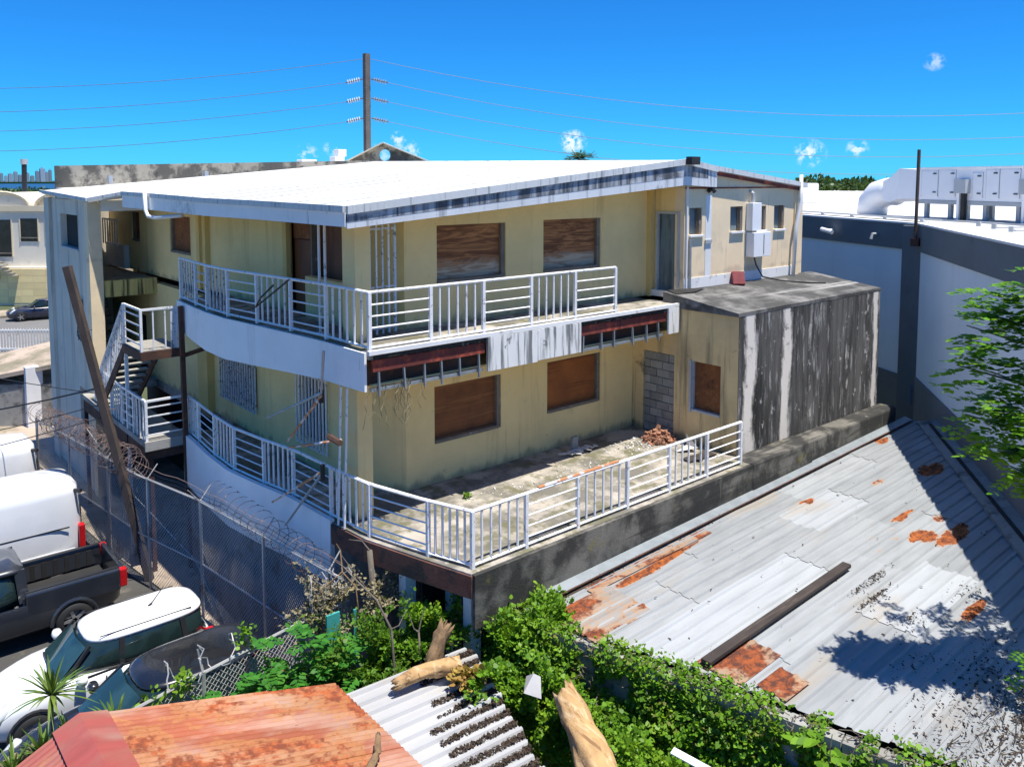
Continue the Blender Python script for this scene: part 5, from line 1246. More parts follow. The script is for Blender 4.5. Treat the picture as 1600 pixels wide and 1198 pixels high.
blob((6.6, 12.75, -.95), (.8, .4, .6), 2600, 'straw', 'dry_vine', 'dry straw-coloured dead vine tangled on the fence corner', .03, .08, cat='vine')
blob((7.45, 12.3, -1.0), (.5, .4, .5), 1100, 'straw', 'dry_vine', 'dry brush below the rusty terrace edge', .03, .08, cat='vine')

def pinnate(mb, p, d, L, n, lw, ll):
    d = d.normalized(); side = d.cross(Vector((0, 0, 1)));
    side = side.normalized() if side.length > .05 else Vector((1, 0, 0))
    for i in range(n):
        k = (i + .6) / n; q = p + d * L * k - Vector((0, 0, .35 * L * k * k))
        for sg in (-1, 1): leafquad(mb, q, (side * sg + d * .35 + Vector((0, 0, -.15)) + rv(.1)), Vector((0, 0, 1)) + rv(.25), ll * (1 - .35 * abs(k - .5)), lw)
    leafquad(mb, p + d * L - Vector((0, 0, .35 * L)), d, Vector((0, 0, 1)), ll, lw)
# pinnate shrub in front of the fence
def shrub(label, base, tips, n, L, ll, lw, mat='shrub'):
    t_ = thing('leafy_shrub', label, 'shrub', base); st_ = MB(); lf = MB(); b = Vector(base)
    for tp in tips:
        tp = Vector(tp); P = [b.lerp(tp, k / 4) + Vector((0, 0, .18 * math.sin(math.pi * k / 4))) for k in range(5)]
        st_.tube(P, [.022, .018, .014, .01, .006], 5)
        for _ in range(n):
            k = rnd.uniform(.45, 1.0); q = b.lerp(tp, k) + rv(.10)
            a = rnd.uniform(0, 6.28); pinnate(lf, q, Vector((math.cos(a), math.sin(a), rnd.uniform(-.1, .5))), L * rnd.uniform(.7, 1.1), 7, lw, ll)
    st_.build('stem', 'bark_grey', t_); tag(lf.build('leaves', mat, t_), kind='stuff')
shrub('glossy green leafy shrub with feather leaves behind the rusty roof', (5.6, 11.7, G), [(4.55, 11.9, -1.35), (5.0, 11.5, -1.15), (5.45, 11.8, -.85), (5.9, 11.5, -.8), (6.2, 11.6, -.65), (5.3, 11.3, -1.3), (5.9, 11.3, -1.2), (4.6, 11.55, -1.6), (6.35, 11.35, -1.25), (6.0, 11.9, -1.2), (5.5, 11.35, -1.65), (4.75, 12.15, -1.15), (5.15, 11.95, -.9), (5.7, 11.6, -.7), (4.4, 12.2, -1.5), (5.05, 11.7, -1.45)], 17, .44, .155, .038)
shrub('small shrub with broad yellow-green leaves at the lower end of the block wall', (9.6, 5.0, -2.6), [(9.95, 5.05, -.75), (10.1, 4.8, -.85), (9.8, 4.9, -1.0)], 4, .30, .22, .06, 'vine')
# strap-leaf plants by the black car
def strap_plant(label, base, h, n, L, lean=(0, 0)):
    t_ = thing('strap_leaf_plant', label, 'plant', base); b = Vector(base); top = b + Vector((lean[0], lean[1], h))
    MB().tube([b, b.lerp(top, .5), top], [.03, .024, .02], 6).build('stem', 'bark_grey', t_)
    lf = MB()
    for i in range(n):
        a = rnd.uniform(0, 6.28); el = rnd.uniform(-.1, 1.35); d = Vector((math.cos(a) * math.cos(el), math.sin(a) * math.cos(el), math.sin(el))); Lk = L * rnd.uniform(.75, 1.1)
        side = d.cross(Vector((0, 0, 1))).normalized(); P = [top + d * Lk * k / 4 - Vector((0, 0, 1)) * (Lk * .38 * (k / 4) ** 2 * math.cos(el)) for k in range(5)]
        wd = [.012, .020, .018, .012, .001]; vs = []
        for k in range(5): vs += [P[k] - side * wd[k], P[k] + side * wd[k]]
        lf.add(vs, [(2 * k, 2 * k + 1, 2 * k + 3, 2 * k + 2) for k in range(4)])
    lf.build('leaves', 'strap', t_)
strap_plant('tall dracaena with spiky leaf crown in front of the white crossover mirror', (2.2, 12.45, G), 2.95, 56, .62, (0, -.05))
strap_plant('spiky strap-leaf clump beside the black car windscreen', (2.95, 12.2, G), 2.25, 46, .55)
strap_plant('low spiky plant at the left edge next to the rusty roof', (2.0, 12.1, G), 2.35, 50, .5)
strap_plant('spiky plant left of the dracaena below the white bonnet', (2.32, 12.15, G), 2.4, 44, .42)
strap_plant('spiky plant in the bottom left corner', (1.68, 12.2, G), 2.2, 50, .5)
blob((1.75, 12.2, -1.6), (.6, .4, .5), 1500, 'straw', 'dry_grass', 'dry grass at the bottom left beneath the spiky plants', .08, .2, cat='grass')
for i, (c, lab) in enumerate((((3.9, 12.15, -.95), 'small vine sprig on the front fence below the loose loops'), ((5.0, 12.45, -.75), 'vine sprig topping the front fence near its post'), ((3.4, 12.1, -1.15), 'vine sprig at the left end of the front fence'))):
    blob(c, (.22, .12, .28), 90, 'vine', 'vine_sprig', lab, .05, .10, cat='vine', thr=-.6)
tag(blob((10.05, 13.12, .06), (.09, .07, .06), 40, 'vine', 'weed', 'tiny green weed growing on the terrace floor', .04, .08, 'weed', thr=-2), kind='stuff')

# tree leaning in from the right
def tree(name, label, base, limbs, leaf_fn, mat, loc=None):
    t_ = thing(name, label, 'tree', base); tr = MB()
    for P, r0, r1 in limbs: tr.tube(P, [r0 + (r1 - r0) * k / (len(P) - 1) for k in range(len(P))], 7)
    tr.build('trunk', 'bark_grey', t_, True); lf = MB(); leaf_fn(lf); tag(lf.build('crown', mat, t_), kind='stuff'); return t_
RB_ = Vector((13.9, 3.1, G))
tips = [(12.25, 4.45, 4.55), (12.7, 4.05, 5.0), (12.1, 4.5, 4.0), (12.5, 4.2, 3.9), (12.75, 3.9, 4.5), (12.2, 4.4, 3.3), (12.35, 4.2, 2.9), (12.6, 4.0, 2.6), (12.55, 4.1, 3.4), (12.8, 3.85, 3.0), (12.75, 3.8, 2.35), (13.1, 3.6, 4.2), (13.3, 3.4, 3.4), (12.62, 4.1, 4.6), (13.0, 3.6, 5.2), (13.5, 3.2, 5.4), (12.9, 3.75, 3.6), (12.45, 4.35, 4.75)]
limbs = [([RB_, RB_ + Vector((-.1, .1, 3)), RB_ + Vector((-.2, .2, 6)), RB_ + Vector((-.1, .1, 9.2))], .2, .08)]
for tp in tips:
    a = RB_ + Vector((-.15, .15, max(2.5, tp[2] - G - 1.0))); limbs.append(([a, a.lerp(Vector(tp), .5) + Vector((0, 0, .2)), Vector(tp)], .035, .008))
extra = [(12.72, 3.62, -.1), (12.74, 3.6, -.45)]
limbs.append(([RB_ + Vector((0, 0, 2.2)), Vector((13.2, 3.3, -.2)), Vector(extra[0])], .03, .008))
def rl(lf):
    for tp in tips:
        for _ in range(27):
            q = Vector(tp) + Vector((.22, -.19, .05)) + Vector((rnd.gauss(0, .14), rnd.gauss(0, .14), rnd.gauss(0, .22))); a = rnd.uniform(0, 6.28)
            pinnate(lf, q, Vector((math.cos(a), math.sin(a), rnd.uniform(-.1, .4))), rnd.uniform(.24, .40), 5, .036, .135)
    for tp in extra:
        for _ in range(5):
            a = rnd.uniform(2.2, 4.4); pinnate(lf, Vector(tp) + rv(.05), Vector((math.cos(a), math.sin(a), .1)), .22, 4, .026, .1)
    for _ in range(260):
        q = RB_ + Vector((rnd.gauss(.6, .8), rnd.gauss(-.5, .7), rnd.uniform(5.5, 10))); a = rnd.uniform(0, 6.28)
        pinnate(lf, q, Vector((math.cos(a), math.sin(a), .2)), .36, 5, .034, .13)
tree('shade_tree', 'leafy green tree reaching in from the right edge over the metal roof', tuple(RB_), limbs, rl, 'tree_leaf')

# bare saplings and vines stems in front of the terrace corner
def sapling(label, P, r0, r1, tw, mat='bark_grey'):
    t_ = thing('bare_sapling', label, 'sapling', tuple(P[0])); MB().tube(P, [r0 + (r1 - r0) * k / (len(P) - 1) for k in range(len(P))], 6).build('trunk', mat, t_, True)
    for (k, q) in tw: a = Vector(P[k]); MB().tube([a, a.lerp(Vector(q), .5) + rv(.05), Vector(q)], [.014, .01, .006], 5).build('twig', mat, t_)
sapling('dark bare stem rising to the terrace corner post', [(7.45, 12.55, G), (7.4, 12.6, -2), (7.43, 12.5, -1), (7.38, 12.55, -.1)], .06, .05, [(2, (7.0, 12.9, -.2)), (2, (7.9, 12.2, -.3)), (3, (7.1, 12.8, .1))])
sapling('slim pale sapling in the shrubs behind the white roof', [(6.95, 10.95, G), (6.9, 11.0, -1.4), (6.88, 11.05, -.75), (6.7, 11.2, -.25), (6.5, 11.6, .05)], .03, .012, [(2, (7.15, 11.0, -.5)), (3, (6.6, 11.5, -.3)), (4, (6.3, 11.9, .3))])
sapling('thin forked sapling beside the short logs', [(7.25, 10.75, G), (7.3, 10.8, -1.5), (7.32, 10.9, -.9)], .03, .015, [(2, (7.45, 10.9, -.5)), (2, (7.2, 11.0, -.6))])
sapling('pale curved dead vine stem at the fence corner', [(6.5, 12.9, -1.6), (6.55, 12.85, -.7), (6.85, 12.6, -.35), (7.0, 12.4, -.6), (6.95, 12.2, -1.1)], .02, .012, [(1, (6.2, 13.0, -.4)), (2, (6.9, 12.9, .05))], 'bark')
hr = MB()
for _ in range(22):
    x = rnd.choice((7.75, 8.35, 8.42, 8.55)) + rnd.gauss(0, .12); P = [Vector((x, 12.78, 2.85))]
    for k in range(rnd.randint(3, 7)): P.append(P[-1] + Vector((rnd.gauss(0, .05), rnd.gauss(0, .03), -.12)))
    hr.tube(P, .006, 3)
tag(hr.build('hanging_roots', 'straw'), 'pale dry roots hanging from the exposed balcony edge beam', 'roots', kind='stuff')

# ------------------------------------------------------------------ logs, sticks and rubbish
def log(label, P, rs, mat, splinter=True, name='log'):
    n = 30; mb = MB(); P = [Vector(p) for p in P]; K_ = 16; vs = []; fs = []
    for i in range(K_):
        t_ = i / (K_ - 1) * (len(P) - 1); j = min(int(t_), len(P) - 2); c = P[j].lerp(P[j + 1], t_ - j); d = (P[j + 1] - P[j]).normalized(); a = d.orthogonal().normalized(); b = d.cross(a); r_ = rs[0] + (rs[1] - rs[0]) * i / (K_ - 1)
        for k in range(n):
            g_ = 2 * math.pi * k / n; rr = r_ * (1 + .28 * mnoise.noise((math.cos(g_) * 1.5 + i * .35, math.sin(g_) * 1.5, c.x * 2)) + .22 * mnoise.noise((math.cos(g_) * 5, math.sin(g_) * 5, i * .25)))
            e_ = (d * rnd.uniform(-.9, .25) * r_ * 1.2) if (splinter and i == 0) else Vector((0, 0, 0))
            vs.append(c + (a * math.cos(g_) + b * math.sin(g_)) * rr + e_)
    for i in range(K_ - 1):
        for k in range(n): fs.append((i * n + k, i * n + (k + 1) % n, (i + 1) * n + (k + 1) % n, (i + 1) * n + k))
    o = mb.add(vs, fs)
    c0 = P[0] + (P[1] - P[0]).normalized() * .12
    b0 = len(mb.v); mb.v.append(tuple(c0)); mb.f += [(b0, (k + 1) % n, k) for k in range(n)]
    b1 = len(mb.v); mb.v.append(tuple(P[-1])); mb.f += [(b1, (K_ - 1) * n + k, (K_ - 1) * n + (k + 1) % n) for k in range(n)]
    return tag(mb.build(name, mat, None, True), label, 'log')
log('thick splintered pale log standing broken at the bottom centre', [(8.02, 8.12, -.92), (7.75, 7.45, -1.15), (7.45, 6.6, -1.5)], (.17, .29), 'log')
log('barkless log lying across the top of the white roof', [(6.38, 10.12, -1.03), (6.85, 10.05, -.98), (7.38, 9.85, -1.0)], (.085, .13), 'log')
log('short brown stump piece sticking up behind the barkless log', [(7.52, 10.42, -.68), (7.35, 10.4, -.9), (7.2, 10.35, -1.15)], (.11, .12), 'bark')
log('forked dead branch stub on the rusty red roof', [(5.35, 8.95, -.74), (5.15, 8.65, -.74), (4.75, 8.35, -.76)], (.035, .06), 'bark', True)
tag(MB().add([(7.72, 8.72, -1.05), (7.98, 8.95, -1.0), (8.05, 8.7, -.92), (7.88, 8.5, -1.1), (7.95, 8.75, -.85)], [(0, 1, 4), (1, 2, 4), (2, 3, 4), (3, 0, 4)]).build('scrap_sheet', 'white_tin'), 'crumpled white metal scrap at the right corner of the lean-to roof', 'scrap')
tag(MB().bar((8.75, 6.75, -1.35), (8.95, 6.05, -1.45), .14, .02).build('metal_strip', 'hvac'), 'white metal strip lying in the vines below the block wall', 'scrap')
tag(MB().box(6.35, 12.25, -1.5, 6.6, 12.29, -.85).box(6.9, 12.3, -1.9, 6.96, 12.33, -.95).build('plastic_sheet', 'teal'), 'torn teal plastic sheet caught in the thicket by the fence', 'plastic sheet')
# terrace rubbish
tag(bevel(MB().box(13.72, 13.72, 0, 13.92, 13.80, .38).build('concrete_block', 'cmu'), .01), 'single grey block standing against the lower wall', 'block')
sh = MB()
for _ in range(26): 
    x, y_ = rnd.gauss(13.75, .28), rnd.gauss(13.55, .1); a = rnd.uniform(0, 3); sh.bar((x, y_, .03 + .06 * rnd.random()), (x + .18 * math.cos(a), y_ + .18 * math.sin(a), .03 + .06 * rnd.random()), .1, .012)
tag(sh.build('scrap_heap', 'paper'), 'heap of pale scraps at the foot of the grey block', 'rubbish', kind='stuff')
def pile(label, c, r_, n, mat, hgt, cat='rubble', s_=(.03, .10), name='rubble_pile'):
    mb = MB()
    for _ in range(n):
        d = rnd.random() ** .6; a = rnd.uniform(0, 6.28); x = c[0] + r_[0] * d * math.cos(a); y_ = c[1] + r_[1] * d * math.sin(a); z = c[2] + hgt * (1 - d) * rnd.random()
        q = Vector((x, y_, z)); e_ = rv().normalized(); L = rnd.uniform(*s_); mb.bar(q, q + e_ * L, L * .6, L * .3)
    return tag(mb.build(name, mat), label, cat, kind='stuff')
pile('heap of orange-brown broken debris in front of the block-filled doorway', (16.02, 12.95, .02), (.40, .36), 300, 'debris_orange', .34, s_=(.04, .18))
pile('pale rubble scattered by the blocked doorway', (15.4, 13.1, .0), (1.1, .5), 150, 'paper', .05, s_=(.02, .07))
tag(MB().add([(15.6, 12.1, .02), (16.25, 12.25, .03), (16.05, 11.75, .12), (16.3, 12.3, .3)], [(0, 1, 2), (1, 3, 2)]).build('cardboard_sheet', 'paper'), 'folded pale cardboard sheet beside the orange debris', 'cardboard')
tag(MB().bar((15.3, 11.55, .03), (16.2, 11.45, .04), .28, .03).bar((15.5, 11.3, .06), (16.1, 11.62, .07), .12, .02).build('board', 'plank'), 'grey board lying behind the terrace railing end', 'board')
pile('small rubble strip along the sunlit edge of the terrace floor', (12.6, 12.9, .0), (3.2, .35), 120, 'paper', .02, s_=(.015, .05))
rb = MB(); rb.bar((19.30, 12.88, 3.70), (19.42, 13.02, 4.04), .34, .20)
tag(bevel(rb.build('plastic_crate', 'red_box'), .02), 'faded dark red box leaning on the sunlit wall on the annex roof', 'box')
dk = MB(); dk.add([(16.6, 13.2, 3.78), (17.9, 12.95, 3.76), (17.2, 12.75, 3.73), (16.5, 12.85, 3.72)], [(0, 1, 2, 3)])
tag(dk.build('felt_scrap', 'tar'), 'black roofing felt scrap lying by the blue door', 'felt')
tag(MB().tube([(6.98, 15.45, 4.5), (6.9, 15.9, 4.2), (6.95, 16.3, 3.95), (7.0, 15.7, 4.25), (7.05, 14.9, 4.65)], .02, 5).build('hanging_cable', 'cable'), 'short black cable looped over the upper west railing', 'cable')

# ------------------------------------------------------------------ utility pole and power lines
up_ = thing('utility_pole', 'tall grey utility pole with three tiers of insulators behind the white roof', 'pole', (31.4, 53.0, G))
MB().bar((31.25, 52.75, G), (31.6, 53.2, 15.85), .40).build('shaft', 'pole', up_)
RT3 = Vector((.7585, -.6516, 0))
starts = []
for z in (14.0, 12.6, 11.15):
    for sg in (-1, 1):
        a = Vector((31.5, 53.0, z)) + RT3 * sg * .3; b = a + RT3 * sg * 1.25 + Vector((0, 0, -.28))
        ins = MB().tube([a, b], .05, 6).build('insulator_string', 'pole', up_)
        for k in range(6):
            q = a.lerp(b, .2 + k * .13); MB().tube([q - (b - a) * .015, q + (b - a) * .02], [.14, .20], 8).build('insulator_disc', 'insul', ins)
        starts.append((sg, b))
starts += [(-1, Vector((31.3, 53.2, 15.45))), (1, Vector((31.8, 52.9, 15.45)))]
ends_r = [(70.0, 14.0, 10.2), (70.0, 14.0, 9.1), (70.0, 14.0, 8.0), (70, 14, 11.8)]
names = ['uppermost conductor', 'middle conductor', 'lowest conductor', 'top ground wire']
ir = il = 0
for sg, a in starts:
    if sg > 0: b = Vector(ends_r[ir]); lab = names[ir] + ' running right from the utility pole'; ir += 1; sag = 2.2
    else: b = a + Vector((-44, 37, -.6)); lab = names[il] + ' running left from the utility pole'; il += 1; sag = 1.9
    P = [a.lerp(b, k / 30) - Vector((0, 0, sag * 4 * (k / 30) * (1 - k / 30))) for k in range(31)]
    tag(MB().tube(P, .02, 4).build('power_line', 'cable_far'), lab, 'power line')

# ------------------------------------------------------------------ background buildings, trees, skyline
nb = thing('neighbour_building', 'low building behind with mould-stained parapet and white roof strip', 'building', (16, 48, G))
Q0, Q1 = Vector((10.3, 50.6)), Vector((23.5, 39.5)); qt = (Q1 - Q0).normalized(); qn = Vector((-qt.y, qt.x))
if qn.y < 0: qn = -qn
MB().prism([tuple(Q0), tuple(Q1), tuple(Q1 + qn * .3), tuple(Q0 + qn * .3)], 5.6, lambda p: 7.38 + .022 * (p[0] - 10.3)).build('parapet', 'parapet', nb)
MB().prism([tuple(Q0 - qn * 3 + qt * 2.4), tuple(Q1 - qn * 3), tuple(Q1), tuple(Q0 + qt * .05)], 5.0, lambda p: 6.02 + .06 * (p[0] - 8)).build('roof', 'roof_white', nb)
MB().prism([tuple(Q0 + qn * .3), tuple(Q1 + qn * .3), tuple(Q1 + qn * 9), tuple(Q0 + qn * 9)], G, 6.9).build('wall', 'offwhite', nb)
for k in (.26, .55): 
    q = Q0 - qn * 2.9 + qt * (k * 17); MB().box(q.x - .1, q.y - .1, 6.2 + .06 * (q.x - 8), q.x + .1, q.y + .1, 6.6 + .06 * (q.x - 8)).build('roof_seam', 'fascia_lip', nb)
gb = thing('gabled_parapet', 'stained triangular gable parapet with a round hole above the white roof', 'building', (26.6, 43.4, G))
c0 = Vector((25.0, 44.8, 0)); c1 = Vector((28.9, 41.4, 0)); gd = (c1 - c0).normalized(); gq = Vector((gd.y, -gd.x, 0)); LL = (c1 - c0).length; apex = (LL * .46, 8.85); zb = 7.2; hc = (LL * .47, 8.12); hr_ = .36
n = 32; inner = [(hc[0] + hr_ * math.cos(2 * math.pi * k / n), hc[1] + hr_ * math.sin(2 * math.pi * k / n)) for k in range(n)]
def hit(a):
    best = 99; poly_ = [(-.3, zb), (LL + .5, zb), (LL + .5, 7.45), apex, (-.3, 7.45)]
    for (x0, z0), (x1, z1) in zip(poly_, poly_[1:] + poly_[:1]):
        dx, dz = math.cos(a), math.sin(a); ex, ez = x1 - x0, z1 - z0; den = dx * ez - dz * ex
        if abs(den) < 1e-9: continue
        t_ = ((x0 - hc[0]) * ez - (z0 - hc[1]) * ex) / den; u = ((x0 - hc[0]) * dz - (z0 - hc[1]) * dx) / den
        if t_ > 0 and -1e-6 <= u <= 1 + 1e-6: best = min(best, t_)
    return (hc[0] + best * math.cos(a), hc[1] + best * math.sin(a))
outer = [hit(2 * math.pi * k / n) for k in range(n)]
gm = MB(); vs = []
for th_ in (0, .35):
    for (s_, z) in outer + inner: q = c0 + gd * s_ - gq * th_; vs.append((q.x, q.y, z))
fs = []
for k in range(n):
    k2 = (k + 1) % n
    fs += [(k, k2, n + k2, n + k), (2 * n + k, 3 * n + k, 3 * n + k2, 2 * n + k2), (n + k, n + k2, 3 * n + k2, 3 * n + k), (k, 2 * n + k, 2 * n + k2, k2)]
gm.add(vs, fs).build('gable', 'parapet', gb)
q = c0 + gd * apex[0] + gq * .05
for e_ in (c0 - gd * .4, c1 + gd * .6): MB().bar((q.x, q.y, apex[1] + .02), (e_.x + gq.x * .05, e_.y + gq.y * .05, 7.48), .5, .07).build('coping', 'offwhite', gb)
MB().prism([tuple((c0 - gd * 4)[:2]), tuple((c1 + gd * 4)[:2]), tuple((c1 + gd * 4 - gq * 12)[:2]), tuple((c0 - gd * 4 - gq * 12)[:2])], G, 7.2).build('wall', 'offwhite', gb)
tag(bevel(MB().box(22.7, 45.9, 6.9, 23.7, 46.6, 7.85).build('roof_cabinet', 'hvac'), .03), 'small white cabinet on the roof left of the gable', 'cabinet')
tag(bevel(MB().box(25.3, 46.6, 6.9, 26.0, 47.3, 8.1).box(25.6, 46.7, 8.1, 26.2, 47.3, 8.55).build('roof_cabinet', 'hvac'), .03), 'stepped white equipment cabinet at the foot of the utility pole', 'cabinet')
# street building
sbx = thing('street_building', 'off-white two-storey building with barrel roofs and dark windows across the street', 'building', (14, 78, G))
B0, B1 = Vector((9.2, 79.3)), Vector((30, 61.6)); bt = (B1 - B0).normalized(); bn = Vector((bt.y, -bt.x))
if bn.y > 0: bn = -bn
def sb2(s0, s1, d0, d1, z0, z1, name, mat, par=sbx):
    return MB().prism([tuple(B0 + bt * s0 - bn * d0), tuple(B0 + bt * s1 - bn * d0), tuple(B0 + bt * s1 - bn * d1), tuple(B0 + bt * s0 - bn * d1)], z0, z1).build(name, mat, par)
sb2(-8, 24, 0, 10, -.45, 4.4, 'wall', 'offwhite'); sb2(-8, 24, -.15, 0, 4.1, 4.55, 'cornice', 'cream'); sb2(-8, 24, -.5, .0, -.62, -.40, 'ledge', 'offwhite')
for s0, s1, z0, z1 in ((2.2, 4.1, .4, 3.4), (4.85, 6.25, 1.65, 3.5), (6.9, 8.4, 1.7, 3.55), (-2, 0, 1.6, 3.5), (-5, -3, 1.6, 3.5)):
    wv = sb2(s0, s1, -.03, .0, z0, z1, 'window', 'pane')
    sb2(s0, s1, -.10, -.03, z0 + .25, z0 + .33, 'window_bar', 'frame', wv); sb2(s0 - .08, s0, -.08, 0, z0, z1, 'frame', 'cream', wv); sb2(s1, s1 + .08, -.08, 0, z0, z1, 'frame', 'cream', wv)
for c_, r_ in ((3.2, 2.3), (8.3, 2.3), (-2, 2.3), (13, 2.3)):
    mb = MB(); nn = 12; vs = []; fs = []
    for d_ in (.3, 9):
        for k in range(nn + 1):
            a = math.pi * k / nn; q = B0 + bt * (c_ - r_ * math.cos(a)) - bn * d_; vs.append((q.x, q.y, 4.45 + 1.15 * math.sin(a)))
    for k in range(nn): fs.append((k, k + 1, nn + 2 + k, nn + 1 + k))
    fs.append(tuple(range(nn + 1))); mb.add(vs, fs).build('barrel_roof', 'cream' if c_ > 5 else 'offwhite', sbx)
    rim_ = MB().tube([((B0 + bt * (c_ - r_ * math.cos(math.pi * k / nn)) + bn * -.2).x, (B0 + bt * (c_ - r_ * math.cos(math.pi * k / nn)) + bn * -.2).y, 4.47 + 1.15 * math.sin(math.pi * k / nn)) for k in range(nn + 1)], .12, 6).build('barrel_rim', 'cream', sbx)
for i in range(8): sb2(2.6 + i * .28, 2.95 + i * .28, -1.2, -.2, .4 - i * .2 - .1, .4 - i * .2, 'stair_step', 'conc')
rlx = sb2(2.2, 2.26, -1.2, -1.14, .4, 1.3, 'stair_rail', 'trim')
yw = thing('yellow_block_wall', 'low yellow block wall behind the blue street car', 'wall', (12, 76, G))
for r_ in range(5):
    for k in range(16):
        sb2(-3 + k * 1.0, -3 + k * 1.0 + .96, -.62, -.2, G + .2 + r_ * .56, G + .2 + r_ * .56 + .53, 'block', 'yellow_block', yw)
sb2(-3, 13, -.6, -.1, G, -.62, 'wall_core', 'cream', yw)
hoop = thing('wall_hoop', 'round dark hoop bracket on the street wall', 'hoop', (11.8, 76.5, -1.2))
hq = B0 + bt * 3.1 + bn * .75
MB().tube([(hq.x + .32 * math.cos(a) * bt.x, hq.y + .32 * math.cos(a) * bt.y, -1.15 + .32 * math.sin(a)) for a in [6.283 * k / 16 for k in range(17)]], .04, 5).build('ring', 'trim', hoop)
MB().bar((hq.x, hq.y, -.85), (hq.x, hq.y, -.45), .06).build('stem', 'trim', hoop)
wf = thing('white_picket_fence', 'white metal picket fence along the near side of the street', 'fence', (9.5, 54.3, G))
F0, F1 = Vector((6.5, 57.0)), Vector((12.5, 51.9))
for z in (-2.2, -3.3): MB().bar((*F0, z), (*F1, z), .07).build('rail', 'rail', wf)
for k in range(46):
    q = F0.lerp(F1, k / 45); MB().bar((q.x, q.y, G), (q.x, q.y, -2.08), .045).build('picket', 'rail', wf)
csd = thing('concrete_outbuilding', 'small grey concrete outbuilding with sloping slab roof beside the stair tower', 'building', (6.5, 38.5, G))
MB().prism([(4.2, 39.6), (7.6, 37.0), (8.6, 40), (5.0, 42)], G, -1.75).build('wall', 'conc', csd)
MB().prism([(4.0, 39.6), (7.7, 36.8), (9.0, 41), (5.0, 43)], lambda p: -1.55 + .24 * (p[0] - 5.2), lambda p: -1.38 + .24 * (p[0] - 5.2)).build('slab_roof', 'path', csd)
MB().box(6.3, 37.6, G, 6.9, 38.0, -1.0).build('pier', 'white_wall', csd)
rp = thing('vent_stack', 'thin dark vent stack with ring top on the far left roof', 'vent', (14.1, 80.5, 4.5))
MB().tube([(14.0, 80.4, 4.5), (14.12, 80.55, 8.1)], .2, 8).build('shaft', 'trim', rp); MB().tube([(14.12, 80.55, 7.95), (14.12, 80.55, 8.4)], .27, 10).build('ring', 'hvac_grey', rp)
# trees far off
def far_tree(label, c, r_, h, n, grp):
    t_ = thing('tree', label, 'tree', (c[0], c[1], G), group=grp); cz = G + h - r_[2]
    MB().tube([(c[0], c[1], G), (c[0] + .2, c[1], cz)], [r_[0] * .09, r_[0] * .05], 6).build('trunk', 'bark_grey', t_); lf = MB(); k = 0
    while k < n:
        d = rv().normalized(); rr = rnd.random() ** .35; p = Vector((c[0] + d.x * r_[0] * rr, c[1] + d.y * r_[1] * rr, cz + d.z * r_[2] * rr))
        if mnoise.noise((p.x * .5, p.y * .5, p.z * .5)) < -.12: continue
        L = r_[0] * rnd.uniform(.10, .2); leafquad(lf, p, (d + rv(.5)), Vector((0, 0, 1)) + rv(.4), L, L * .4); k += 1
    tag(lf.build('crown', 'far_tree', t_), kind='stuff')
fwd2 = Vector((.6517, .7585, 0)); 
def ground_at(px, dep): q = fwd2 * dep + RT3 * ((px - 800) / 1280 * dep); return (q.x, q.y)
for px, dep, w_, h, lab in ((1272, 120, 4.2, 10.6, 'leftmost dark round tree on the horizon above the warehouse roof'), (1310, 126, 4.4, 10.1, 'middle dark tree on the horizon above the warehouse roof'), (1345, 118, 4.0, 10.3, 'right dark tree on the horizon beside the duct elbow'), (1385, 130, 5, 10.0, 'dark tree hidden mostly behind the duct elbow')):
    far_tree(lab, ground_at(px, dep), (w_, w_, w_ * .7), h, 1300, 'trees on the right horizon')
pm = thing('palm_tree', 'palm crown just showing above the white roof', 'tree', (*ground_at(906, 60), G)); q = Vector(ground_at(906, 60) + (8.15,))
MB().tube([(q.x, q.y, G), q], [.2, .14], 7).build('trunk', 'bark_grey', pm); lf = MB()
for i in range(26):
    a = 6.283 * i / 26 + rnd.random() * .2; pinnate(lf, q, Vector((math.cos(a), math.sin(a), rnd.uniform(-.2, 1.0))), rnd.uniform(1.0, 1.5), 10, .05, .42)
tag(lf.build('crown', 'far_tree', pm), kind='stuff')
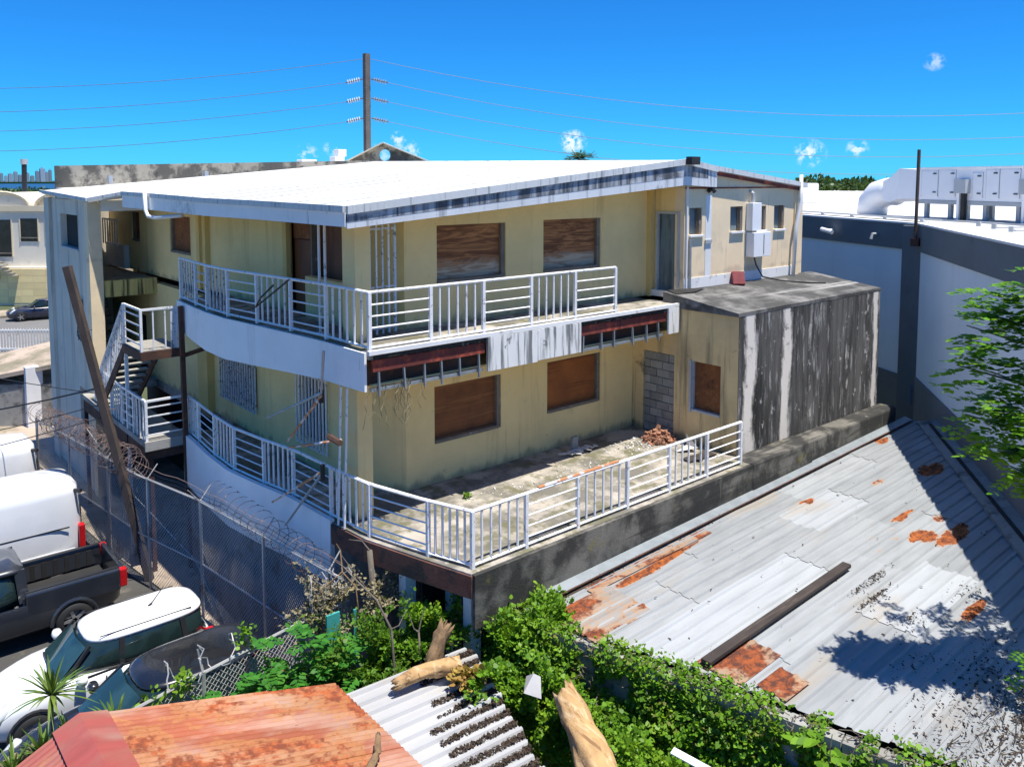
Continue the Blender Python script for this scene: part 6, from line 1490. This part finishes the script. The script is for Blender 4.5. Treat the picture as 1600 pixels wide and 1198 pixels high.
# far wooded shore and city skyline
wd = MB()
for px in range(-60, 110, 1):
    dep = rnd.uniform(620, 720); c = ground_at(px, dep); h = rnd.uniform(1.2, 4.0)
    for _ in range(10):
        p = Vector((c[0] + rnd.gauss(0, 4), c[1] + rnd.gauss(0, 4), G + rnd.random() * h)); leafquad(wd, p, rv(), Vector((0, 0, 1)) + rv(.4), rnd.uniform(1.5, 2.6), .8)
for px in range(1120, 1640, 2):
    dep = rnd.uniform(300, 420); c = ground_at(px, dep); h = rnd.uniform(5, 9.2)
    for _ in range(14):
        p = Vector((c[0] + rnd.gauss(0, 2), c[1] + rnd.gauss(0, 2), G + rnd.random() * h)); leafquad(wd, p, rv(), Vector((0, 0, 1)) + rv(.4), rnd.uniform(1.5, 2.8), .9)
tag(wd.build('far_woods', 'far_tree'), 'far belt of green trees along the shore on the horizon', 'woods', kind='stuff')
tag(MB().prism([ground_at(-80, 3000), ground_at(110, 3000), ground_at(110, 3900), ground_at(-80, 3900)], -6, 1.0).build('far_shore', 'far_tree'), kind='structure')
sky_l = ['farthest left', 'second from left', 'third from left', 'fourth from left', 'fifth from left', 'sixth from left', 'seventh from left', 'eighth from left', 'ninth from left', 'tenth from left', 'eleventh from left']
for i, (px, w_, hp) in enumerate(((3, 4, 15), (10, 4, 10), (17, 6, 14), (25, 5, 18), (32, 5, 12), (44, 4, 15), (51, 5, 10), (59, 5, 19), (67, 7, 24), (74, 4, 17), (79, 4, 21))):
    dep = 3100 + 40 * i; c = Vector(ground_at(px, dep)); u = dep / 1280
    t_ = thing('tower_block', 'hazy high-rise of the distant skyline, ' + sky_l[i] + ' of those in view', 'building', (c.x, c.y, 0), group='distant skyline towers')
    ww = w_ * u / 2; MB().box(c.x - ww, c.y - ww, -4, c.x + ww, c.y + ww, 4 + hp * u * .8).build('block', 'city', t_); MB().box(c.x - ww * .4, c.y - ww * .4, 4 + hp * u * .8, c.x + ww * .3, c.y + ww * .4, 4 + hp * u * .9).build('roof_block', 'city', t_)
